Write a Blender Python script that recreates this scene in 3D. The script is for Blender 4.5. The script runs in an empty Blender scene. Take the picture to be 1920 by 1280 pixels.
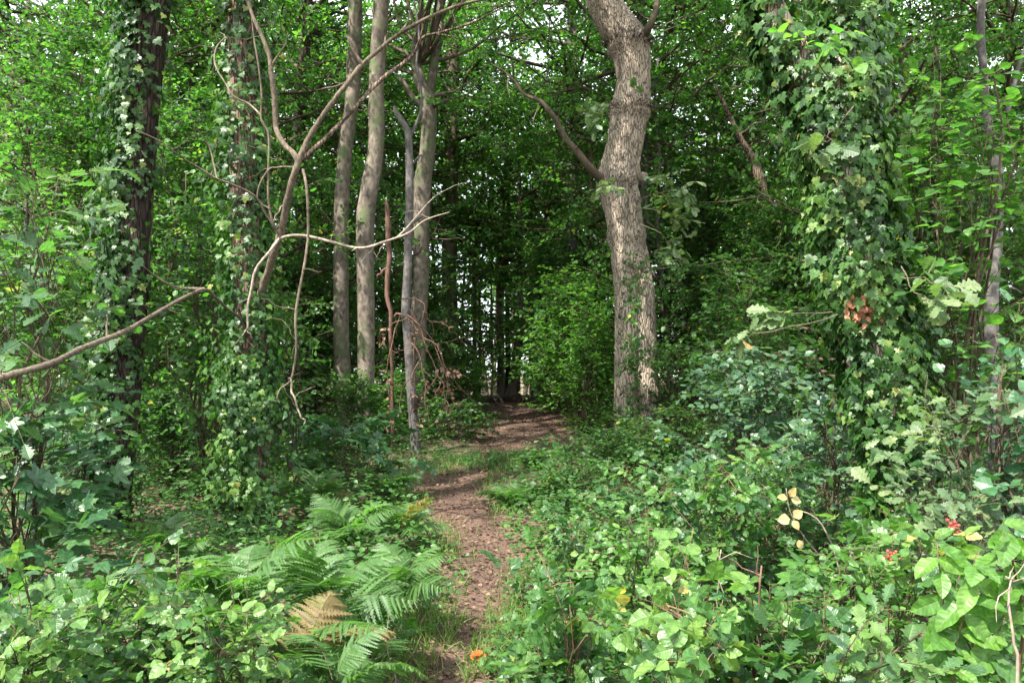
import bpy, math, random
import numpy as np

# ------------------------------------------------------------------ camera, light, exposure
S = bpy.context.scene
C = S.collection
rng = np.random.default_rng(11)
F, HZ, EYE = 1507.0, 700.0, 1.6            # focal length in photo pixels, horizon row, eye height

cam = bpy.data.objects.new('camera', bpy.data.cameras.new('camera'))
C.objects.link(cam)
cam.location = (0, 0, EYE)
cam.rotation_euler = (math.radians(90), 0, 0)
cam.data.sensor_width = 36
cam.data.lens = 36 * F / 1920
cam.data.shift_y = (HZ - 640) / 1920
cam.data.clip_start = 0.05
cam.data.clip_end = 3000
S.camera = cam

SUN = np.array([-0.47, -0.50, 0.95]); SUN /= np.linalg.norm(SUN)
EL = math.asin(SUN[2]); AZ = math.atan2(SUN[0], SUN[1])
w = bpy.data.worlds.new("World"); S.world = w; w.use_nodes = True
nt = w.node_tree
sky = nt.nodes.new('ShaderNodeTexSky'); sky.sky_type = 'NISHITA'; sky.sun_disc = False
sky.sun_elevation = EL; sky.sun_rotation = AZ
sky.air_density = 1.0; sky.dust_density = 3.0; sky.ozone_density = 1.0
bg = nt.nodes['Background']; bg.inputs[1].default_value = 0.14
tcw = nt.nodes.new('ShaderNodeTexCoord'); cl = nt.nodes.new('ShaderNodeTexNoise'); cl.inputs['Scale'].default_value = 2.2; cl.inputs['Detail'].default_value = 5
nt.links.new(tcw.outputs['Generated'], cl.inputs['Vector'])
clr = nt.nodes.new('ShaderNodeMapRange'); clr.inputs[1].default_value = 0.3; clr.inputs[2].default_value = 0.6; clr.inputs[3].default_value = 0.35; clr.inputs[4].default_value = 0.92
nt.links.new(cl.outputs[0], clr.inputs[0])
cmx = nt.nodes.new('ShaderNodeMixRGB'); cmx.inputs[2].default_value = (8.5, 8.8, 9.2, 1)     # bright thin cloud
nt.links.new(clr.outputs[0], cmx.inputs[0]); nt.links.new(sky.outputs[0], cmx.inputs[1]); nt.links.new(cmx.outputs[0], bg.inputs[0])
sl = bpy.data.lights.new('sun', 'SUN'); sl.energy = 5.0; sl.angle = math.radians(0.6); sl.color = (1.0, 0.95, 0.86)
sun = bpy.data.objects.new('sun', sl); C.objects.link(sun)
sun.rotation_euler = (math.radians(90) - EL, 0, math.atan2(SUN[0], -SUN[1]))
sun.location = (0, 0, 30)
vs = S.view_settings
vs.view_transform = 'Standard'; vs.look = 'None'; vs.gamma = 1.0; vs.use_curve_mapping = False
vs.exposure = 1.65
cy = S.cycles
cy.max_bounces = 8; cy.diffuse_bounces = 5; cy.glossy_bounces = 2; cy.transmission_bounces = 3; cy.transparent_max_bounces = 4
cy.use_denoising = True
cy.caustics_reflective = False; cy.caustics_refractive = False

# ------------------------------------------------------------------ small helpers
def W(px, py, d):
    return np.array([(px - 960) / F * d, d, EYE + (HZ - py) / F * d])

def PL(pts, d=None):
    """photo pixels (with a distance each, or one for all) -> world polyline"""
    return np.array([W(p[0], p[1], p[2] if len(p) > 2 else d) for p in pts])

def sstep(a, b, x):
    t = np.clip((np.asarray(x, float) - a) / (b - a), 0, 1)
    return t * t * (3 - 2 * t)

PATH = np.array([(-0.36, 1.0), (-0.36, 3.6), (-0.33, 4.35), (-0.23, 5.0), (-0.13, 5.8), (-0.32, 6.9), (-0.55, 8.2),
                 (-0.64, 9.2), (-0.32, 10.1), (0.10, 11.2), (0.22, 13.0), (0.2, 15.0), (0.02, 18.0), (-0.1, 20.5), (-0.2, 24.0)])
PW = np.array([0.25, 0.20, 0.20, 0.16, 0.17, 0.25, 0.31, 0.37, 0.36, 0.55, 0.75, 0.85, 0.9, 1.0, 1.0])

def path_dist(x, y):
    cx = np.interp(y, PATH[:, 1], PATH[:, 0]); hw = np.interp(y, PATH[:, 1], PW)
    return np.abs(x - cx) - hw

def gz(x, y):
    x = np.asarray(x, float); y = np.asarray(y, float)
    z = 0.073 * np.clip(y - 3.5, 0, 14.7)
    z = z + 0.45 * sstep(1.6, 5.5, x) * sstep(8, 18, y) + 0.25 * sstep(2.5, 7, -x) * sstep(6, 16, y)
    z = z - 0.085 * np.clip(y - 20, 0, 55) * (1 - 0.75 * sstep(3, 8, np.abs(x))) - 1.5 * sstep(60, 110, y)
    near = 1 - sstep(30, 60, np.hypot(x, y))
    z = z + near * (0.035 * np.sin(1.9 * x + 0.7 * y) * np.sin(1.3 * y - 0.8 * x + 1) + 0.018 * np.sin(4.3 * x + 1.2) * np.sin(3.7 * y))
    pd = path_dist(x, y)
    z = z - 0.05 * (1 - sstep(-0.15, 0.35, pd)) * (y < 25)
    return z

def nrm(v):
    return v / (np.linalg.norm(v, axis=-1, keepdims=True) + 1e-9)

class MB:
    """collects triangles of several materials and links them as ONE mesh object"""
    def __init__(s):
        s.v, s.f, s.m, s.a, s.sm, s.uv, s.n, s.has_uv = [], [], [], [], [], [], 0, False
    def add(s, v, f, m=0, a=None, smooth=False, uv=None):
        v = np.asarray(v, np.float32).reshape(-1, 3); f = np.asarray(f, np.int32).reshape(-1, 3)
        s.v.append(v); s.f.append(f + s.n); s.n += len(v)
        s.m.append(np.full(len(f), m, np.int32))
        s.a.append(np.full(len(f), 0.5, np.float32) if a is None else np.broadcast_to(np.asarray(a, np.float32), (len(f),)))
        s.sm.append(np.full(len(f), smooth, bool))
        if uv is not None: s.has_uv = True
        s.uv.append(np.full((len(v), 2), .5, np.float32) if uv is None else np.asarray(uv, np.float32).reshape(-1, 2))
    def mesh(s, name, mats, off=(0, 0, 0)):
        me = bpy.data.meshes.new(name)
        if s.v:
            v = np.concatenate(s.v) - np.asarray(off, np.float32); f = np.concatenate(s.f)
            me.vertices.add(len(v)); me.vertices.foreach_set('co', v.ravel())
            me.loops.add(f.size); me.loops.foreach_set('vertex_index', f.ravel())
            me.polygons.add(len(f)); me.polygons.foreach_set('loop_start', np.arange(0, f.size, 3, dtype=np.int32))
            me.polygons.foreach_set('material_index', np.concatenate(s.m))
            me.polygons.foreach_set('use_smooth', np.concatenate(s.sm))
            me.attributes.new('var', 'FLOAT', 'FACE').data.foreach_set('value', np.concatenate(s.a))
            if s.has_uv: me.attributes.new('leaf_xy', 'FLOAT2', 'POINT').data.foreach_set('vector', np.concatenate(s.uv).ravel())
            me.update(calc_edges=True)
        for m in mats: me.materials.append(m)
        return me
    def build(s, name, mats, parent=None, off=(0, 0, 0)):
        return put(name, s.mesh(name, mats if isinstance(mats, (list, tuple)) else [mats], off), parent)

def put(name, me, parent=None, loc=None):
    o = bpy.data.objects.new(name, me); C.objects.link(o)
    if parent is not None: o.parent = parent
    if loc is not None: o.location = loc
    return o

def tag(o, label=None, cat=None, group=None, kind=None):
    if label: o['label'] = label
    if cat: o['category'] = cat
    if group: o['group'] = group
    if kind: o['kind'] = kind
    return o

def thing(name, label, cat, loc, group=None):
    o = bpy.data.objects.new(name, None); C.objects.link(o)
    o.empty_display_size = 0.1
    o.location = [float(q) for q in loc]
    return tag(o, label, cat, group)

# ------------------------------------------------------------------ materials
def leaf_mat(name, ramp, rough=0.45, trans=0.4, spec=0.45, veins=False, tint=(1.75, 2.15, 0.85)):
    m = bpy.data.materials.new(name); m.use_nodes = True
    n = m.node_tree.nodes; L = m.node_tree.links
    b = n['Principled BSDF']; out = n['Material Output']
    at = n.new('ShaderNodeAttribute'); at.attribute_name = 'var'
    cr = n.new('ShaderNodeValToRGB'); L.new(at.outputs['Fac'], cr.inputs[0])
    e = cr.color_ramp.elements
    while len(e) < len(ramp): e.new(0.5)
    for k, (p, c) in enumerate(ramp):
        e[k].position = p; e[k].color = (*c, 1)
    # blotches inside each leaf so that no leaf is one flat colour
    tc = n.new('ShaderNodeTexCoord'); nz = n.new('ShaderNodeTexNoise'); nz.inputs['Scale'].default_value = 38; nz.inputs['Detail'].default_value = 2
    L.new(tc.outputs['Object'], nz.inputs['Vector'])
    mr = n.new('ShaderNodeMapRange'); L.new(nz.outputs[0], mr.inputs[0])
    mr.inputs[1].default_value = 0.3; mr.inputs[2].default_value = 0.7; mr.inputs[3].default_value = 0.72; mr.inputs[4].default_value = 1.28
    mx = n.new('ShaderNodeVectorMath'); mx.operation = 'SCALE'
    L.new(cr.outputs[0], mx.inputs[0]); L.new(mr.outputs[0], mx.inputs['Scale'])
    height = nz.outputs[0]
    if veins:                                    # pale midrib and side veins drawn in the leaf's own coordinates
        av = n.new('ShaderNodeAttribute'); av.attribute_name = 'leaf_xy'
        sx = n.new('ShaderNodeSeparateXYZ'); L.new(av.outputs['Vector'], sx.inputs[0])
        def M(op, a_, b_=None):
            q = n.new('ShaderNodeMath'); q.operation = op
            for k, v_ in enumerate((a_, b_)):
                if v_ is None: continue
                if isinstance(v_, (int, float)): q.inputs[k].default_value = v_
                else: L.new(v_, q.inputs[k])
            return q.outputs[0]
        ab = M('ABSOLUTE', sx.outputs[0])
        ph = M('MULTIPLY', M('SUBTRACT', sx.outputs[1], M('MULTIPLY', ab, .75)), 46.0)
        side = M('POWER', M('ABSOLUTE', M('SINE', M('MULTIPLY', ph, .5))), 3.0)            # 0 on a side vein
        mid = n.new('ShaderNodeMapRange'); mid.inputs[2].default_value = .03; L.new(ab, mid.inputs[0])
        vein = M('MULTIPLY', M('ADD', M('MULTIPLY', side, .45), .55), M('ADD', M('MULTIPLY', mid.outputs[0], .6), .4))
        vc = n.new('ShaderNodeMapRange'); vc.inputs[1].default_value = .2; vc.inputs[3].default_value = 1.32; vc.inputs[4].default_value = .95; L.new(vein, vc.inputs[0])
        m2 = n.new('ShaderNodeVectorMath'); m2.operation = 'SCALE'; L.new(mx.outputs[0], m2.inputs[0]); L.new(vc.outputs[0], m2.inputs['Scale'])
        # brown spots and edges
        n4 = n.new('ShaderNodeTexNoise'); n4.inputs['Scale'].default_value = 55; n4.inputs['Detail'].default_value = 3; L.new(tc.outputs['Object'], n4.inputs['Vector'])
        r4 = n.new('ShaderNodeMapRange'); r4.inputs[1].default_value = .70; r4.inputs[2].default_value = .78; L.new(n4.outputs[0], r4.inputs[0])
        m3 = n.new('ShaderNodeMixRGB'); m3.inputs[2].default_value = (.15, .10, .045, 1); L.new(r4.outputs[0], m3.inputs[0]); L.new(m2.outputs[0], m3.inputs[1])
        mx = m3
        height = M('ADD', M('MULTIPLY', nz.outputs[0], .6), vein)
    L.new(mx.outputs[0], b.inputs['Base Color'])
    b.inputs['Roughness'].default_value = rough
    b.inputs['Specular IOR Level'].default_value = spec
    bp = n.new('ShaderNodeBump'); bp.inputs['Strength'].default_value = .18 if veins else .35; bp.inputs['Distance'].default_value = .004; L.new(height, bp.inputs['Height']); L.new(bp.outputs[0], b.inputs['Normal'])
    tr = n.new('ShaderNodeBsdfTranslucent')
    tm = n.new('ShaderNodeVectorMath'); tm.operation = 'MULTIPLY'; tm.inputs[1].default_value = tint
    L.new(mx.outputs[0], tm.inputs[0]); L.new(tm.outputs[0], tr.inputs[0])
    ms = n.new('ShaderNodeMixShader'); ms.inputs[0].default_value = trans
    L.new(b.outputs[0], ms.inputs[1]); L.new(tr.outputs[0], ms.inputs[2]); L.new(ms.outputs[0], out.inputs[0])
    return m

def bark_mat(name, dark, light, moss=None, moss_amt=0.0, sx=9, sz=1.6, bump=0.6, dist=0.02, vor=True, rough=0.9, furrow=0.16):
    m = bpy.data.materials.new(name); m.use_nodes = True
    n = m.node_tree.nodes; L = m.node_tree.links; b = n['Principled BSDF']
    tc = n.new('ShaderNodeTexCoord'); mp = n.new('ShaderNodeMapping'); mp.inputs['Scale'].default_value = (sx, sx, sz)
    L.new(tc.outputs['Object'], mp.inputs[0])
    nz = n.new('ShaderNodeTexNoise'); nz.inputs['Scale'].default_value = 2.2; nz.inputs['Detail'].default_value = 6; nz.inputs['Distortion'].default_value = 0.6
    L.new(mp.outputs[0], nz.inputs['Vector'])
    h = nz.outputs[0]
    if vor:
        vo = n.new('ShaderNodeTexVoronoi'); vo.feature = 'DISTANCE_TO_EDGE'; vo.inputs['Scale'].default_value = 2.4
        ad = n.new('ShaderNodeMixRGB'); ad.blend_type = 'ADD'; ad.inputs[0].default_value = 0.35
        L.new(mp.outputs[0], ad.inputs[1]); L.new(nz.outputs['Color'], ad.inputs[2]); L.new(ad.outputs[0], vo.inputs['Vector'])
        mr = n.new('ShaderNodeMapRange'); mr.inputs[2].default_value = furrow; L.new(vo.outputs[0], mr.inputs[0])
        ml = n.new('ShaderNodeMath'); ml.operation = 'MULTIPLY'; L.new(mr.outputs[0], ml.inputs[0])
        m2 = n.new('ShaderNodeMapRange'); m2.inputs[1].default_value = 0.25; m2.inputs[2].default_value = 0.75; m2.inputs[3].default_value = 0.4; m2.inputs[4].default_value = 1.2
        L.new(nz.outputs[0], m2.inputs[0]); L.new(m2.outputs[0], ml.inputs[1]); h = ml.outputs[0]
    cr = n.new('ShaderNodeValToRGB'); L.new(h, cr.inputs[0])
    e = cr.color_ramp.elements; e[0].position = 0.15 if vor else 0.3; e[0].color = (*dark, 1); e[1].position = 0.8 if vor else 0.7; e[1].color = (*light, 1)
    col = cr.outputs[0]
    n2 = n.new('ShaderNodeTexNoise'); n2.inputs['Scale'].default_value = 2.3; n2.inputs['Detail'].default_value = 5
    L.new(tc.outputs['Object'], n2.inputs['Vector'])
    pm = n.new('ShaderNodeMapRange'); pm.inputs[1].default_value = 0.3; pm.inputs[2].default_value = 0.7; pm.inputs[3].default_value = 0.65; pm.inputs[4].default_value = 1.3
    L.new(n2.outputs[0], pm.inputs[0])
    sc = n.new('ShaderNodeVectorMath'); sc.operation = 'SCALE'; L.new(col, sc.inputs[0]); L.new(pm.outputs[0], sc.inputs['Scale']); col = sc.outputs[0]
    if moss:
        n3 = n.new('ShaderNodeTexNoise'); n3.inputs['Scale'].default_value = 3.7; n3.inputs['Detail'].default_value = 8
        L.new(tc.outputs['Object'], n3.inputs['Vector'])
        r3 = n.new('ShaderNodeMapRange'); r3.inputs[1].default_value = 0.72 - 0.35 * moss_amt; r3.inputs[2].default_value = 0.86 - 0.35 * moss_amt; L.new(n3.outputs[0], r3.inputs[0])
        mc = n.new('ShaderNodeMixRGB'); mc.inputs[2].default_value = (*moss, 1); L.new(r3.outputs[0], mc.inputs[0]); L.new(col, mc.inputs[1]); col = mc.outputs[0]
    L.new(col, b.inputs['Base Color'])
    b.inputs['Roughness'].default_value = rough; b.inputs['Specular IOR Level'].default_value = 0.2
    bp = n.new('ShaderNodeBump'); bp.inputs['Strength'].default_value = bump; bp.inputs['Distance'].default_value = dist
    L.new(h, bp.inputs['Height']); L.new(bp.outputs[0], b.inputs['Normal'])
    return m

def flat_mat(name, c1, c2, scale=20, rough=0.8):
    m = bpy.data.materials.new(name); m.use_nodes = True
    n = m.node_tree.nodes; L = m.node_tree.links; b = n['Principled BSDF']
    tc = n.new('ShaderNodeTexCoord'); nz = n.new('ShaderNodeTexNoise'); nz.inputs['Scale'].default_value = scale; nz.inputs['Detail'].default_value = 5
    L.new(tc.outputs['Object'], nz.inputs['Vector'])
    cr = n.new('ShaderNodeValToRGB'); e = cr.color_ramp.elements; e[0].position = 0.35; e[0].color = (*c1, 1); e[1].position = 0.68; e[1].color = (*c2, 1)
    L.new(nz.outputs[0], cr.inputs[0]); L.new(cr.outputs[0], b.inputs['Base Color']); b.inputs['Roughness'].default_value = rough
    bp = n.new('ShaderNodeBump'); bp.inputs['Strength'].default_value = 0.5; bp.inputs['Distance'].default_value = 0.02; L.new(nz.outputs[0], bp.inputs['Height']); L.new(bp.outputs[0], b.inputs['Normal'])
    return m

def R(d, m, l, y=(0.30, 0.28, 0.04)):
    return [(0.0, d), (0.45, m), (0.88, l), (0.97, l), (0.99, y)]
LM = {
 'hazel':    leaf_mat('hazel_leaf', R((.030, .082, .024), (.054, .136, .034), (.090, .190, .042)), .44, .45, .38),
 'beech':    leaf_mat('beech_leaf', R((.038, .106, .025), (.068, .176, .036), (.118, .242, .048)), .45, .5, .35),
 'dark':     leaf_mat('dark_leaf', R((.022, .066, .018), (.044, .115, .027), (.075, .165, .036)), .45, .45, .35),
 'crown':    leaf_mat('crown_leaf', R((.034, .098, .024), (.064, .165, .034), (.112, .230, .046)), .45, .5, .35),
 'sycamore': leaf_mat('sycamore_leaf', R((.024, .070, .030), (.042, .110, .042), (.075, .150, .050)), .36, .34, veins=True),
 'oak':      leaf_mat('oak_leaf', R((.030, .076, .030), (.054, .120, .040), (.100, .170, .050), (.15, .16, .05)), .42, .4, veins=True),
 'pale_oak': leaf_mat('pale_oak_leaf', R((.050, .095, .040), (.090, .140, .062), (.150, .195, .090), (.26, .18, .08)), .45, .35, veins=True),
 'bramble':  leaf_mat('bramble_leaf', R((.024, .070, .022), (.054, .128, .033), (.112, .200, .046), (.30, .24, .08)), .38, .38, veins=True),
 'dogwood':  leaf_mat('dogwood_leaf', R((.034, .085, .045), (.055, .115, .062), (.085, .150, .070)), .40, .34, veins=True),
 'lime':     leaf_mat('lime_leaf', R((.045, .120, .024), (.078, .175, .030), (.120, .225, .040)), .42, .42, veins=True),
 'glossy':   leaf_mat('glossy_leaf', R((.022, .070, .030), (.040, .110, .045), (.07, .15, .06)), .36, .3, .5, veins=True),
 'ivy':      leaf_mat('ivy_leaf', [(0, (.014, .046, .010)), (.35, (.030, .084, .017)), (.65, (.058, .130, .026)), (.88, (.090, .165, .034)), (1, (.21, .22, .06))], .42, .3, .35),
 'fern':     leaf_mat('fern_leaf', R((.042, .100, .030), (.070, .150, .042), (.115, .200, .062), (.20, .15, .06)), .5, .45),
 'fern_dry': leaf_mat('dry_fern_leaf', R((.12, .085, .035), (.17, .125, .05), (.12, .16, .05)), .6, .4),
 'grass':    leaf_mat('grass_blade', R((.07, .14, .03), (.13, .21, .05), (.24, .27, .10), (.36, .30, .15)), .5, .4),
 'litter':   leaf_mat('dead_leaf', [(0, (.042, .021, .014)), (.4, (.105, .060, .040)), (.75, (.195, .120, .085)), (1, (.37, .27, .20))], .7, .15, .3, tint=(1.1, .9, .6)),
 'yellow':   leaf_mat('yellow_leaf', [(0, (.34, .27, .11)), (1, (.44, .36, .17))], .5, .4, tint=(1.1, 1, .6)),
 'orange':   leaf_mat('orange_leaf', [(0, (.45, .10, .02)), (1, (.55, .15, .03))], .6, .3, tint=(1.1, .8, .4)),
 'ivy_dead': leaf_mat('dead_ivy_leaf', [(0, (.28, .10, .05)), (1, (.36, .17, .09))], .6, .2, tint=(1.1, .8, .5)),
}
BK = {
 'oak':   bark_mat('oak_bark', (.12, .094, .070), (.41, .34, .268), (.16, .19, .09), .12, 15, 2.6, .9, .025, True, .9, .10),
 'grey':  bark_mat('grey_bark', (.075, .062, .050), (.235, .195, .158), (.10, .125, .06), .6, 8, 5, .35, .01, False),
 'brown': bark_mat('brown_bark', (.05, .034, .025), (.19, .135, .10), (.09, .12, .05), .3, 14, 2.2, .8, .02),
 'slate': bark_mat('slate_bark', (.050, .046, .043), (.150, .138, .128), (.12, .14, .10), .2, 12, 8, .3, .006, False),
 'far':   bark_mat('far_bark', (.055, .042, .032), (.17, .13, .10), (.08, .11, .05), .35, 6, 1.5, .5, .02, False),
 'dark':  bark_mat('dark_bark', (.020, .015, .012), (.065, .048, .038), None, 0, 14, 2.2, .8, .02),
 'twig':  bark_mat('twig_bark', (.048, .038, .027), (.165, .132, .095), (.10, .13, .06), .4, 30, 12, .4, .004, False),
 'pale':  bark_mat('pale_twig_bark', (.11, .088, .066), (.31, .26, .205), None, 0, 30, 12, .4, .004, False),
 'stem':  bark_mat('shrub_stem', (.035, .028, .018), (.11, .085, .055), None, 0, 40, 15, .3, .003, False),
 'cane':  bark_mat('bramble_cane', (.06, .040, .026), (.17, .11, .065), (.10, .16, .05), .4, 40, 15, .3, .003, False),
 'red':   bark_mat('dead_red_bark', (.06, .032, .024), (.19, .115, .085), None, 0, 30, 6, .5, .006, False),
}

# ------------------------------------------------------------------ leaf shapes (unit length along +Y, upper side +Z)
def t_kite(wd=.30):
    return np.array([(0, 0, 0), (wd, .42, .07), (0, 1, -.10), (-wd, .42, .07)], float), np.array([(0, 1, 2), (0, 2, 3)])

def t_ovate(wd=.33, n=5, tip=.75, fold=.16, droop=.16, serr=0.0):
    ys = np.linspace(0, 1, n + 1)
    z = -droop * ys ** 2
    hw = wd * np.sin(np.pi * ys ** tip) ** .8
    V = [(0, y, zz) for y, zz in zip(ys, z)]; Fc = []
    Lr = {}
    for s in (1, -1):
        for i in range(1, n):
            Lr[s, i] = len(V)
            x = hw[i] * (1 + (serr if i % 2 else -serr))
            V.append((s * x, ys[i] + .02, z[i] + fold * x + .03 * math.sin(i * 2.1 + s)))
    for s in (1, -1):
        tri = lambda a, b, c: Fc.append((a, b, c) if s > 0 else (a, c, b))
        tri(0, Lr[s, 1], 1)
        for i in range(1, n - 1):
            tri(i, Lr[s, i], Lr[s, i + 1]); tri(i, Lr[s, i + 1], i + 1)
        tri(n - 1, Lr[s, n - 1], n)
    return np.array(V), np.array(Fc)

def t_strip(out, fold=.14, droop=.18):
    """outline with rising y; both halves hang on the midrib"""
    V = []; Fc = []; n = len(out)
    for x, y in out: V.append((0, y, -droop * y * y))
    for s in (1, -1):
        o = len(V)
        for x, y in out: V.append((s * x, y, -droop * y * y + fold * x))
        for i in range(n - 1):
            q = (i, o + i, o + i + 1), (i, o + i + 1, i + 1)
            for a, b, c in q: Fc.append((a, b, c) if s > 0 else (a, c, b))
    return np.array(V, float), np.array(Fc)

def t_fan(out, cy_=.3, droop=.2, cup=.1):
    """right half outline from base notch to tip, mirrored, as a fan"""
    full = list(out) + [(-x, y) for x, y in out[-2::-1]]
    V = [(0, cy_, 0)] + [(x, y, cup * abs(x) - droop * y * abs(y) - .25 * x * x) for x, y in full]
    n = len(full)
    Fc = [(0, 1 + i, 1 + (i + 1) % n) for i in range(n)]
    return np.array(V, float), np.array(Fc)

IVY_OUT = [(0, .06), (.17, -.06), (.34, .0), (.50, .18), (.33, .32), (.44, .55), (.21, .56), (.10, .80), (0, 1)]
SYC_OUT = [(0, .04), (.13, -.08), (.34, -.06), (.52, .10), (.36, .22), (.60, .42), (.66, .62), (.47, .58), (.27, .56), (.24, .74), (.12, .84), (0, 1)]
OAK_OUT = [(.015, 0), (.05, .12), (.16, .20), (.09, .30), (.26, .40), (.15, .50), (.33, .62), (.20, .71), (.27, .82), (.15, .90), (.10, .985), (0, 1)]
T = {
 'kite': t_kite(), 'kite_w': t_kite(.36),
 'ovate': t_ovate(.31, 4), 'round': t_ovate(.40, 4, .72), 'fine': t_ovate(.36, 8, .78, .18, .2, .05), 'long': t_ovate(.27, 6, .85, .2, .25), 'point': t_ovate(.285, 9, .86, .22, .28, .03),
 'ivy': t_fan(IVY_OUT, .28), 'sycamore': t_fan(SYC_OUT, .22), 'oak': t_strip(OAK_OUT),
}
T_AREA = {'kite': .3, 'kite_w': .36, 'ovate': .40, 'round': .52, 'fine': .48, 'point': .36, 'long': .36, 'ivy': .5, 'sycamore': .62, 'oak': .36}

def scatter(mb, tpl, pos, ax, nor, size, var, mat=0):
    """copies of a leaf shape: axis AX, upper side NOR"""
    if len(pos) == 0: return
    V, Fc = T[tpl] if isinstance(tpl, str) else tpl
    ax = nrm(ax); x = nrm(np.cross(ax, nor)); z = np.cross(x, ax)
    size = np.broadcast_to(np.asarray(size, float), (len(pos),))
    tw = 1 + .35 * rng.normal(size=len(pos)).clip(-1.5, 1.5) * .4
    P = (x[:, None, :] * V[None, :, 0:1] * tw[:, None, None] + ax[:, None, :] * V[None, :, 1:2] + z[:, None, :] * V[None, :, 2:3]) * size[:, None, None] + pos[:, None, :]
    I = Fc[None] + (np.arange(len(pos)) * len(V))[:, None, None]
    uv = np.broadcast_to(V[None, :, :2], (len(pos), len(V), 2)) if len(V) > 8 else None
    mb.add(P, I, mat, np.repeat(np.clip(var, 0, 1), len(Fc)), uv=uv)

def tube(mb, pts, rad, sides=6, mat=0, rough=0.0, cap=True, flute=0.0, smooth=True, var=.5):
    pts = np.asarray(pts, float); n = len(pts)
    rad = np.broadcast_to(np.asarray(rad, float), (n,)) if np.ndim(rad) == 0 or len(np.atleast_1d(rad)) == n else np.interp(np.linspace(0, 1, n), np.linspace(0, 1, len(rad)), rad)
    t = np.gradient(pts, axis=0); t = nrm(t)
    ref = np.array([1., 0.1, 0.05]) if abs(t[:, 2]).mean() > .6 else np.array([0.1, 0.05, 1.])
    u = nrm(ref - t * (t @ ref)[:, None]); v = np.cross(t, u)
    a = np.arange(sides) * 2 * np.pi / sides
    rr = rad[:, None] * np.ones(sides)
    if rough: rr = rr * (1 + rough * rng.normal(size=(n, sides)).clip(-2, 2))
    if flute: rr = rr * (1 + flute * np.sin(a * 3 + np.linspace(0, 2, n)[:, None]) + flute * .7 * np.sin(a * 5 + 1 - np.linspace(0, 3, n)[:, None]))
    P = pts[:, None] + rr[..., None] * (np.cos(a)[None, :, None] * u[:, None] + np.sin(a)[None, :, None] * v[:, None])
    i = np.arange(n - 1)[:, None] * sides; j = np.arange(sides)[None]; k = (j + 1) % sides
    f = np.concatenate([np.stack([i + j, i + k, i + sides + k], -1).reshape(-1, 3), np.stack([i + j, i + sides + k, i + sides + j], -1).reshape(-1, 3)])
    vv = P.reshape(-1, 3)
    if cap:
        vv = np.concatenate([vv, pts[-1:] + t[-1:] * rad[-1] * .5]); b = (n - 1) * sides; j = np.arange(sides)
        f = np.concatenate([f, np.stack([b + j, b + (j + 1) % sides, np.full(sides, len(vv) - 1)], -1)])
    mb.add(vv, f, mat, var, smooth)

def curve(pts, n, wob=0.0):
    """smooth resample of a polyline (Catmull-Rom) with a little wobble"""
    P = np.asarray(pts, float); m = len(P)
    if m == 2:
        s = np.linspace(0, 1, n)[:, None]; Q = P[0] * (1 - s) + P[1] * s
    else:
        e = np.concatenate([[2 * P[0] - P[1]], P, [2 * P[-1] - P[-2]]])
        u = np.linspace(0, m - 1, n); k = np.minimum(u.astype(int), m - 2); s = (u - k)[:, None]
        a, b, c, d = e[k], e[k + 1], e[k + 2], e[k + 3]
        Q = .5 * (2 * b + (c - a) * s + (2 * a - 5 * b + 4 * c - d) * s ** 2 + (3 * b - a - 3 * c + d) * s ** 3)
    if wob:
        s = np.linspace(0, 1, n)
        for ax in range(P.shape[1]):
            for fq in (2, 4, 7):
                Q[:, ax] += wob / fq * 2 * np.sin(s * fq * np.pi + rng.uniform(0, 6.28)) * np.sin(np.pi * s) ** .5
    return Q

def bough(p0, p1, n=6, wob=.06, rise=0.0):
    p0 = np.asarray(p0, float); p1 = np.asarray(p1, float)
    L = np.linalg.norm(p1 - p0)
    mid = (p0 + p1) / 2 + np.array([0, 0, rise * L]) + rng.normal(size=3) * wob * L
    return curve([p0, mid, p1], n, wob * L * .4)

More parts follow.
